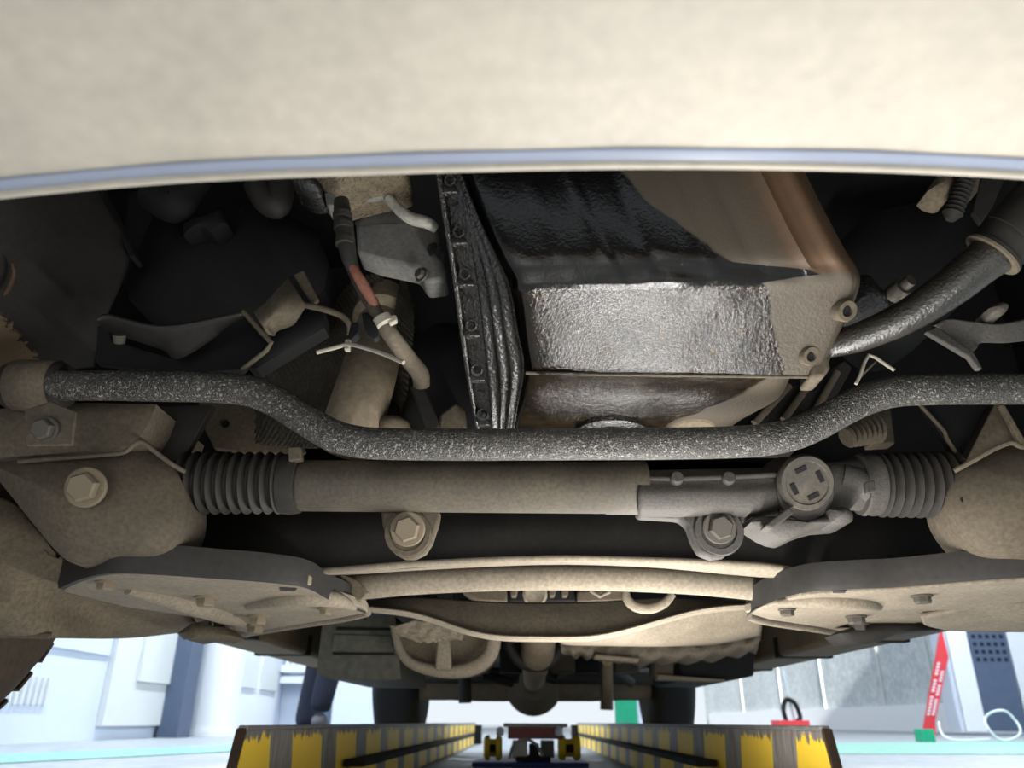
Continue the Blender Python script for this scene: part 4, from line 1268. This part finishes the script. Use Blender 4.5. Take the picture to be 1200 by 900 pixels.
# ------------------------------------------------------------------ brace plates
def brace(label, name, top, under, front, bolts, ribs, slots, mat):
    z0 = H + 0.137
    t = thing(name, label, 'brace plate', PZ(*top[0], z0))
    hplate('plate', top, z0, 0.010, mat, t, 0.0018)
    return t, z0


bl = thing('left_brace_plate', 'tan bolted brace plate pointing inward at lower left', 'brace plate', PZ(250, 700, H + 0.124))
z0 = H + 0.124
ol = [(72, 683), (90, 668), (130, 659), (180, 660), (240, 664), (320, 670), (362, 676), (385, 690), (428, 713), (431, 718), (400, 724), (290, 742), (262, 736), (220, 722), (150, 712), (100, 700)]
hplate('plate', [(u, v + 10 if v < 700 else v, z0) for u, v in ol], z0, 0.011, M['tan'], bl, 0.002)
# raised rim along the front edge
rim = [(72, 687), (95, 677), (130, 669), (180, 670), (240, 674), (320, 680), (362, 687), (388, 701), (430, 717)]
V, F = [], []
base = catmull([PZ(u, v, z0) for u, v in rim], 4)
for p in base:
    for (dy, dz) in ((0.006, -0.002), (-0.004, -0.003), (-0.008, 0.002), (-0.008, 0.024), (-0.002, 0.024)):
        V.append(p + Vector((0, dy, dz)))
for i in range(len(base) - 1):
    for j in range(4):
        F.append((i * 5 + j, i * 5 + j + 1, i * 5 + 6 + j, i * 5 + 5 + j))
mk('front_rim', V, F, M['dark'], bl, label='dark front rim')  # darker material paints in the shade of the forward-facing rim
zz = z0 - 0.001
tube('long_rib', [PZ(u, v, z0 + 0.001) for u, v in ((150, 690), (200, 700), (260, 718), (285, 730))], [0.006, 0.012, 0.013, 0.006], M['tan'], bl, 14, 5)
tube('long_rib', [PZ(u, v, z0 + 0.0) for u, v in ((292, 710), (340, 700), (390, 702), (415, 712))], [0.006, 0.010, 0.009, 0.004], M['tan'], bl, 14, 5)
tube('edge_bead', [PZ(u, v, z0 + 0.001) for u, v in ((431, 718), (400, 725), (340, 734), (288, 743))], 0.005, M['tan'], bl, 10, 4)
for (u, v, r_) in ((125, 682, 13), (242, 700, 14), (303, 722, 13), (300, 733, 12), (382, 713, 10)):
    p = PZ(u, v, z0 - 0.0005)
    bolt(bl, p, (0, 0, -1), px(r_, p.y) * 0.8, M['steel'], True, wr=1.25)
hplate('slot', [(328, 689), (348, 690), (346, 693), (328, 692)], z0 - 0.001, 0.003, M['dark'], bl, 0.0003)
hplate('rear_tab', [(250, 735), (268, 732), (275, 744), (255, 748)], z0 - 0.008, 0.01, M['frame'], bl, 0.001)
hplate('rear_tab', [(205, 740), (245, 731), (252, 746), (215, 750)], z0 - 0.005, 0.006, M['frame'], bl, 0.001)

br = thing('right_brace_plate', 'tan bolted brace plate pointing inward at lower right', 'brace plate', PZ(1050, 700, z0))
ol = [(873, 718), (893, 713), (938, 699), (1000, 694), (1050, 692), (1120, 686), (1200, 681), (1300, 676), (1300, 700), (1200, 705), (1110, 722), (1075, 730), (1040, 743), (1000, 743), (960, 735), (900, 726)]
hplate('plate', ol, z0, 0.011, M['tan'], br, 0.002)
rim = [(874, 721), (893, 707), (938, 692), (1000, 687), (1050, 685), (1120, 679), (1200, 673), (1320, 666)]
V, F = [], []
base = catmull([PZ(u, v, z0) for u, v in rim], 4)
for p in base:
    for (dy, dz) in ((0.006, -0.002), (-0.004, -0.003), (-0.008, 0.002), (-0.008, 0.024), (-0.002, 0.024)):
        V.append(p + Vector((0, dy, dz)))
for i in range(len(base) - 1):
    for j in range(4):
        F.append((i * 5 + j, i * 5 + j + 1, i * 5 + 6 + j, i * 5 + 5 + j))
mk('front_rim', V, F, M['dark'], br, label='dark front rim')  # rim shade is put into the colour here as on the left plate
tube('long_rib', [PZ(u, v, z0 + 0.0) for u, v in ((912, 706), (960, 702), (1010, 705), (1030, 712))], [0.004, 0.010, 0.010, 0.004], M['tan'], br, 14, 5)
tube('edge_bead', [PZ(u, v, z0 + 0.002) for u, v in ((876, 721), (900, 728), (960, 737), (1000, 744), (1038, 744))], 0.006, M['tan'], br, 10, 4)
for (u, v, r_) in ((922, 714, 10), (1003, 722, 12), (1006, 731, 12), (1080, 698, 12)):
    p = PZ(u, v, z0 - 0.0005)
    bolt(br, p, (0, 0, -1), px(r_, p.y) * 0.8, M['steel_dark'], True, wr=1.25)
hplate('slot', [(975, 692), (992, 692), (990, 695), (976, 695)], z0 - 0.001, 0.003, M['dark'], br, 0.0003)

# ------------------------------------------------------------------ brace tube and rear crossmember with its curved lower lip
bt = thing('brace_tube', 'tan tubular brace running under the crossmember', 'brace tube', P(650, 682, 0.97))
tube('tube_body', [P(400, 690, 0.95), P(440, 686, 0.95), P(500, 681, 0.95), P(600, 677, 0.95), P(700, 677, 0.95), P(800, 681, 0.95), P(880, 688, 0.95), P(925, 692, 0.95)], px(15, 0.95), M['tan'], bt, 24, 5)
plate('end_gusset', [(385, 678), (402, 672), (420, 680), (432, 695), (422, 705), (395, 694)], 0.925, 0.01, M['arm'], bt, 0.002)
plate('end_gusset', [(885, 704), (915, 676), (935, 672), (945, 678), (925, 694), (895, 710)], 0.93, 0.01, M['arm'], bt, 0.002)
rc = thing('rear_crossmember', 'brown crossmember sheet with a bowed tan lower lip', 'crossmember', P(650, 740, 1.08))
lipL = [(425, 712), (450, 715), (480, 719), (510, 727), (545, 739), (580, 746), (630, 748), (690, 747), (730, 740), (770, 729), (810, 718), (850, 712), (885, 710)]
topL = [(425, 706), (450, 702), (480, 700), (510, 701), (545, 703), (580, 705), (630, 706), (690, 705), (730, 703), (770, 700), (810, 702), (850, 704), (885, 706)]
grid('web_sheet', [[P(u, v, 1.10) for u, v in topL], [P((u + a) / 2, (v + b) / 2, 1.085) for (u, v), (a, b) in zip(topL, lipL)], [P(u, v, 1.08) for u, v in lipL]], M['frame'], rc, 4, 5, thick=0.003)
grid('lower_lip', [[P(u, v - 3.5, 1.065) for u, v in lipL], [P(u, v - 1, 1.06) for u, v in lipL], [P(u, v + 3.0, 1.075) for u, v in lipL], [P(u, v + 4.5, 1.10) for u, v in lipL]], M['tan'], rc, 4, 3, thick=0.004)
ps = thing('hanger_hook', 'tan bent exhaust hanger hook under the brace tube', 'hanger', P(760, 705, 1.0))
tube('hook_rod', [P(733, 690, 1.02), P(735, 702, 1.02), P(745, 711, 1.02), P(762, 713, 1.02), P(778, 707, 1.02), P(788, 696, 1.02)], [0.005, 0.006, 0.0065, 0.0065, 0.006, 0.005], M['tan'], ps, 14, 6)

# ------------------------------------------------------------------ mid tunnel: gearbox mount, prop shaft, exhaust
gm = thing('gearbox_mount', 'dark gearbox mount with a tan clip seen over the crossmember lip', 'gearbox mount', P(630, 700, 1.3))
plate('mount_block', [(595, 688), (680, 688), (678, 706), (596, 706)], 1.3, 0.1, M['black'], gm, 0.004)
plate('mount_ear', [(540, 692), (594, 690), (594, 706), (560, 704)], 1.28, 0.05, M['frame'], gm, 0.003)
plate('mount_ear', [(676, 692), (735, 690), (730, 704), (676, 706)], 1.28, 0.05, M['frame'], gm, 0.003)
lathe('mount_clip', P(627, 696, 1.27), (0, -1, -0.2), [(0, 0.02), (0.006, 0.02), (0.008, 0.016), (0.004, 0.009)], M['tan'], gm, 20)
for u in (602, 647, 662):
    plate('mount_tooth', [(u - 5, 690), (u + 5, 690), (u + 3, 699), (u - 3, 699)], 1.28, 0.02, M['frame'], gm, 0.002)
tube('mount_wire', [P(692, 692, 1.26), P(703, 699, 1.26), P(715, 693, 1.26)], 0.003, M['tan'], gm, 8)

pr = thing('propeller_shaft', 'tan propeller shaft running back to the axle in the middle', 'propeller shaft', P(628, 780, 2.3))
tube('shaft', [P(633, 722, 1.7), P(630, 764, 1.95), P(625, 797, 3.3), P(623, 802, 3.62)], [0.04, 0.04, 0.04, 0.04], M['pipe'], pr, 24)
a = P(628, 760, 1.95)
V, F = [], []
ring = [a + Vector((math.cos(R(k)) * 0.068, 0.05, math.sin(R(k)) * 0.068 + 0.03)) for k in range(-190, 20, 15)]
tube('shaft_hoop', ring, 0.014, M['dark'], pr, 12)
lathe('shaft_joint', P(624, 796, 3.3), (0, 1, 0), [(0, 0.045), (0.05, 0.055), (0.12, 0.055), (0.16, 0.04)], M['arm'], pr, 20)
ra_ = thing('rear_axle', 'dusty rear axle beam with round differential between the rear tyres', 'rear axle', P(625, 810, 3.9))
ya = 3.9
tube('axle_beam', [P(470, 806, ya), P(530, 806, ya), P(560, 806, ya), P(690, 806, ya), P(730, 806, ya), P(790, 806, ya)], [0.055, 0.055, 0.06, 0.06, 0.055, 0.055], M['arm'], ra_, 20)
V, F = lathe_vf(P(625, 803, ya) + Vector((0, 0.16, 0)), (0, -1, 0), [(0, 0.05), (0.03, 0.11), (0.1, 0.135), (0.2, 0.135), (0.25, 0.1), (0.3, 0.07)], 28)
mk('differential', V, F, M['arm'], ra_)
for u in (545, 711):
    tube('shock_absorber', [P(u, 770, 3.6), P(u, 824 if u < 600 else 832, 3.6)], 0.028, M['dark'] if u < 600 else M['arm'], ra_, 16)
for (p0, p1) in (((500, 775), (600, 800)), ((690, 768), (740, 800)), ((570, 790), (530, 770)), ((650, 790), (700, 775))):
    tube('link_rod', [P(*p0, 3.4), P(*p1, 3.6)], 0.02, M['dark'], ra_, 12)
box('axle_carrier', P(480, 800, 3.75), Vector((P(780, 780, 4.1).x, 4.1, P(780, 785, 3.9).z)), M['dark'], ra_, bevel=0.02)
for k, (u, w) in enumerate(((520, 20), (560, 16), (600, 14), (660, 18), (690, 20), (735, 24))):
    z_ = P(u, 788, 3.2)
    box('carrier_lug', (z_.x - 0.05, 3.2, z_.z), (z_.x + 0.05, 3.3, z_.z + 0.12), M['frame' if k % 2 else 'black'], ra_, bevel=0.01)

# rear tyres
def tyre(label, u0, u1, y, mat):
    p, q = P(u0, 825, y), P(u1, 825, y)
    w = q.x - p.x
    rad = 0.33
    t = thing('rear_road_wheel', label, 'wheel', ((p.x + q.x) / 2, y + rad, 0.05), 'rear wheels of the car')
    cz_ = 0.05 + rad
    prof = [(0, 0.2), (0.0, 0.25), (0.012, 0.30), (0.04, 0.325), (w * 0.3, rad), (w * 0.7, rad), (w - 0.04, 0.325), (w - 0.012, 0.30), (w, 0.25), (w, 0.2)]
    lathe('tyre', (p.x, y + rad, cz_), (1, 0, 0), prof, mat, t, 48)
    lathe('rim_disc', (p.x + w * 0.3, y + rad, cz_), (1, 0, 0), [(0, 0.2), (w * 0.4, 0.2)], M['dark'], t, 32)
    return t


tyre('black left rear wheel far back behind the grey tank box', 430, 487, 3.75, M['tyre_dark'])
tyre('black right rear wheel far back beneath the dark flap', 768, 822, 3.75, M['tyre_dark'])

mu = thing('fuel_tank', 'grey-green ribbed plastic tank box at centre left', 'tank', P(420, 760, 1.9))
dome('tank_body', [(378, 730), (463, 722), (470, 796), (455, 797), (385, 795), (371, 788)], 1.9, 0.01, 0.5, M['greenwhite'], mu, 3, None, 0)
for (v, a, b) in ((737, 394, 458), (766, 390, 462)):
    plate('tank_groove', [(a, v - 1.8), (b, v - 1), (b, v + 1.6), (a, v + 1.6)], 1.888, 0.004, M['black'], mu, 0.0005)
plate('tank_panel', [(390, 743), (460, 745), (460, 762), (388, 762)], 1.887, 0.004, M['greenwhite'], mu, 0.003)
ex = thing('exhaust_silencer', 'round tan exhaust silencer slung behind the crossmember', 'silencer', P(525, 770, 1.7))
tube('silencer_rim', [P(u, v, 1.7) for u, v in ((462, 735), (468, 760), (480, 776), (505, 785), (535, 787), (560, 780), (575, 765), (579, 742), (575, 725))], [0.008, 0.009, 0.01, 0.012, 0.014, 0.016, 0.016, 0.015, 0.012], M['tan'], ex, 16, 5)
dome('silencer_shell', [(462, 735), (480, 772), (510, 782), (545, 782), (570, 765), (577, 735), (540, 725), (490, 725)], 1.75, 0.01, 0.4, M['arm'], ex)
plate('silencer_strap', [(512, 750), (527, 748), (529, 785), (510, 785)], 1.67, 0.02, M['tan'], ex, 0.004)
grid('crumpled_foil', [[P(u, v, 1.6) for u, v in ((457, 735), (480, 728), (510, 727), (540, 735))], [P(u, v, 1.61) for u, v in ((470, 745), (490, 742), (515, 740), (543, 742))], [P(u, v, 1.62) for u, v in ((490, 752), (505, 753), (520, 751), (542, 749))]], M['tan'], ex, 12, 8, disp=lambda s, t: 0.008 * mnoise.noise((s * 9, t * 7, 2)), thick=0.003)
for (t_, u, v, y_) in ((ex, 520, 740, 1.9), (mu, 420, 735, 2.1)):
    q_ = P(u, v, y_)
    box('hanger_strap', (q_.x - 0.02, y_, q_.z), (q_.x + 0.02, y_ + 0.02, ZF), M['dark'], t_)
hs2 = thing('floor_heat_shield', 'broad pale tan heat shield belly at centre right', 'heat shield', P(780, 750, 1.5))
grid('belly', [[P(u, v, y) for u, v, y in r] for r in (
    ((650, 748, 1.3), (720, 742, 1.3), (780, 728, 1.3), (830, 716, 1.3), (890, 714, 1.3)), ((655, 752, 1.35), (720, 752, 1.35), (780, 746, 1.35), (840, 735, 1.35), (893, 730, 1.35)),
    ((665, 756, 1.45), (720, 757, 1.45), (780, 757, 1.45), (840, 752, 1.45), (892, 743, 1.45)), ((700, 757, 1.9), (740, 757, 1.9), (790, 757, 1.9), (840, 756, 1.9), (892, 745, 1.9)))], M['tan'], hs2, 6, 6, thick=0.004)
sk = thing('rear_silencer', 'tan ridged silencer body below the pale heat shield', 'silencer', P(770, 770, 1.9))
grid('ridged_body', [[P(u, v, 1.9 + e) for u, v in r] for r, e in (
    (((655, 752), (700, 754), (760, 756), (830, 756), (892, 745)), 0), (((660, 764), (700, 768), (760, 772), (830, 768), (890, 755)), 0.0), (((670, 770), (700, 773), (750, 778), (820, 776), (885, 765)), 0.1))], M['tan'], sk, 16, 6, disp=lambda s, t: 0.005 * math.sin(s * 60 + t * 4), thick=0.004)
plate('hanger_bar', [(697, 766), (750, 771), (748, 777), (696, 772)], 1.86, 0.04, M['tan'], sk, 0.004)
tube('hanger_drop', [P(712, 775, 1.9), P(712, 820, 2.1)], 0.012, M['arm'], sk, 12)
fl2 = thing('mud_flap', 'dark flap box beneath the heat shield at centre right', 'flap', P(840, 780, 2.0))
plate('flap_box', [(795, 776), (832, 770), (878, 758), (884, 760), (884, 792), (860, 797), (800, 796)], 2.2, 0.5, M['tyre_dark'], fl2, 0.006)
plate('flap_rail', [(770, 790), (850, 796), (850, 799), (770, 797)], 2.15, 0.05, M['tan'], fl2, 0.004)
plate('flap_post', [(766, 776), (790, 776), (790, 794), (766, 794)], 2.18, 0.1, M['frame'], fl2, 0.008)

q_ = P(840, 775, 2.4)
box('hanger_strap', (q_.x - 0.02, 2.4, q_.z), (q_.x + 0.02, 2.42, ZF), M['dark'], fl2)
# front left tyre, turned slightly
ft = thing('front_road_wheel', 'brown dusty front wheel with treaded tyre at the far left edge', 'wheel', (-0.72, 0.8, 0.1))
e = PX(60, 745, -0.62)
cy = 1.02
wl_ = 0.2
prof = [(0, 0.2), (0, 0.24), (0.012, 0.28), (0.035, 0.305), (0.07, 0.31), (0.13, 0.31), (0.165, 0.305), (0.188, 0.28), (0.2, 0.24), (0.2, 0.2)]
tq = Vector((-0.62, 0, 0))
lathe('tyre', (tq.x - 0.205, 0.80, 0.415), (1, 0.0, 0), prof, M['tyre'], ft, 64)
blk = []
for k in range(40):
    a = k * 2 * math.pi / 40
    for (x0, x1) in ((0.04, 0.07), (0.085, 0.115), (0.13, 0.165)):
        c0 = Vector((tq.x - 0.205, 0.80 + math.cos(a) * 0.309, 0.415 + math.sin(a) * 0.309))
        rad_ = Vector((0, math.cos(a), math.sin(a)))
        tan_ = Vector((0, -math.sin(a), math.cos(a)))
        blk.append(prism_vf([c0 + Vector((x0, 0, 0)) + tan_ * 0.018, c0 + Vector((x1, 0, 0)) + tan_ * 0.012, c0 + Vector((x1, 0, 0)) - tan_ * 0.018, c0 + Vector((x0, 0, 0)) - tan_ * 0.024 + tan_ * 0.006], rad_ * 0.004))
V, F = join(*blk)
mk('tread_block', V, F, M['tyre'], ft, smooth=False, kind='stuff')
lathe('rim_disc', (tq.x - 0.15, 0.80, 0.415), (1, 0, 0), [(0, 0.2), (0.1, 0.2)], M['dark'], ft, 32)

# ------------------------------------------------------------------ the person walking behind the runway
def skinned(name, nodes, edges, mat, parent, root=0, sub=2):
    me = bpy.data.meshes.new(name)
    me.from_pydata([n[0] for n in nodes], edges, [])
    o = bpy.data.objects.new(name, me)
    COL.objects.link(o)
    o.parent = parent
    me.materials.append(mat)
    o.modifiers.new('skin', 'SKIN')
    for i, n in enumerate(nodes):
        sv = me.skin_vertices[0].data[i]
        sv.radius = (n[1], n[2] if len(n) > 2 else n[1])
        sv.use_root = (i == root)
    s = o.modifiers.new('sub', 'SUBSURF')
    s.levels = s.render_levels = sub
    for p in me.polygons:
        p.use_smooth = True
    WLOC[o.name] = WLOC[parent.name]
    return o


pp = P(356, 850, 4.6)
per = thing('person', 'person in dark navy trousers and grey shoes walking past at left', 'person', (pp.x + 0.06, pp.y, 0))
per.rotation_euler.z = R(70)
N = [((0, 0, 0.95), 0.12, 0.10), ((0, 0, 1.12), 0.13, 0.10), ((0, 0, 1.36), 0.15, 0.10), ((0, 0, 1.47), 0.06, 0.06), ((0.01, 0, 1.54), 0.055, 0.055), ((0.02, 0, 1.63), 0.085, 0.075), ((0.02, 0, 1.71), 0.075, 0.07),
     ((0, 0.19, 1.40), 0.055), ((-0.06, 0.22, 1.13), 0.042), ((0.02, 0.22, 0.90), 0.03), ((0, -0.19, 1.40), 0.055), ((0.06, -0.22, 1.13), 0.042), ((0.16, -0.22, 0.92), 0.03),
     ((0, 0.09, 0.88), 0.085), ((0.12, 0.09, 0.50), 0.055), ((0.03, 0.09, 0.11), 0.032), ((0, -0.09, 0.88), 0.085), ((-0.01, -0.09, 0.50), 0.05), ((-0.10, -0.09, 0.20), 0.03)]
E = [(0, 1), (1, 2), (2, 3), (3, 4), (4, 5), (5, 6), (2, 7), (7, 8), (8, 9), (2, 10), (10, 11), (11, 12), (0, 13), (13, 14), (14, 15), (0, 16), (16, 17), (17, 18)]
skinned('body', N, E, M['skin'], per)
skinned('jacket', [((0, 0, 0.92), 0.14, 0.12), ((0, 0, 1.12), 0.145, 0.115), ((0, 0, 1.36), 0.165, 0.115), ((0, 0.2, 1.40), 0.068), ((-0.06, 0.225, 1.13), 0.055), ((0.01, 0.225, 0.95), 0.045), ((0, -0.2, 1.40), 0.068), ((0.06, -0.225, 1.13), 0.055), ((0.15, -0.225, 0.96), 0.045)],
        [(0, 1), (1, 2), (2, 3), (3, 4), (4, 5), (2, 6), (6, 7), (7, 8)], M['navy'], per)
skinned('trousers', [((0, 0, 0.95), 0.135, 0.115), ((0, 0.09, 0.84), 0.098), ((0.12, 0.09, 0.50), 0.072), ((0.03, 0.09, 0.10), 0.062), ((0, -0.09, 0.84), 0.098), ((-0.01, -0.09, 0.50), 0.075), ((-0.09, -0.09, 0.24), 0.062), ((-0.10, -0.09, 0.19), 0.058)],
        [(0, 1), (1, 2), (2, 3), (0, 4), (4, 5), (5, 6), (6, 7)], M['navy'], per)
skinned('shoe', [((0.0, 0.09, 0.05), 0.045, 0.05), ((0.10, 0.09, 0.04), 0.045, 0.036), ((0.19, 0.09, 0.03), 0.038, 0.026)], [(0, 1), (1, 2)], M['shoe'], per)
skinned('shoe', [((-0.12, -0.09, 0.18), 0.045, 0.05), ((-0.05, -0.09, 0.10), 0.045, 0.036), ((0.0, -0.09, 0.035), 0.04, 0.028)], [(0, 1), (1, 2)], M['shoe'], per)
skinned('hair', [((-0.01, 0, 1.66), 0.088, 0.082), ((-0.01, 0, 1.73), 0.075, 0.072)], [(0, 1)], M['hair'], per)
for sgn, hx in ((1, 0.02), (-1, 0.16)):
    for k in range(5):
        y_ = 0.22 * sgn + (k - 2) * 0.017
        L_ = (0.06, 0.085, 0.095, 0.088, 0.07)[k]
        b0 = Vector((hx, y_, 0.86 if k else 0.88))
        skinned('finger', [(Vector((hx, 0.22 * sgn + (k - 2) * 0.009, 0.90)), 0.012), (b0, 0.0095), (b0 + Vector((0.012, 0, -L_ * 0.6)), 0.0085), (b0 + Vector((0.03, 0, -L_)), 0.007)], [(0, 1), (1, 2), (2, 3)], M['skin'], per, 0, 1)
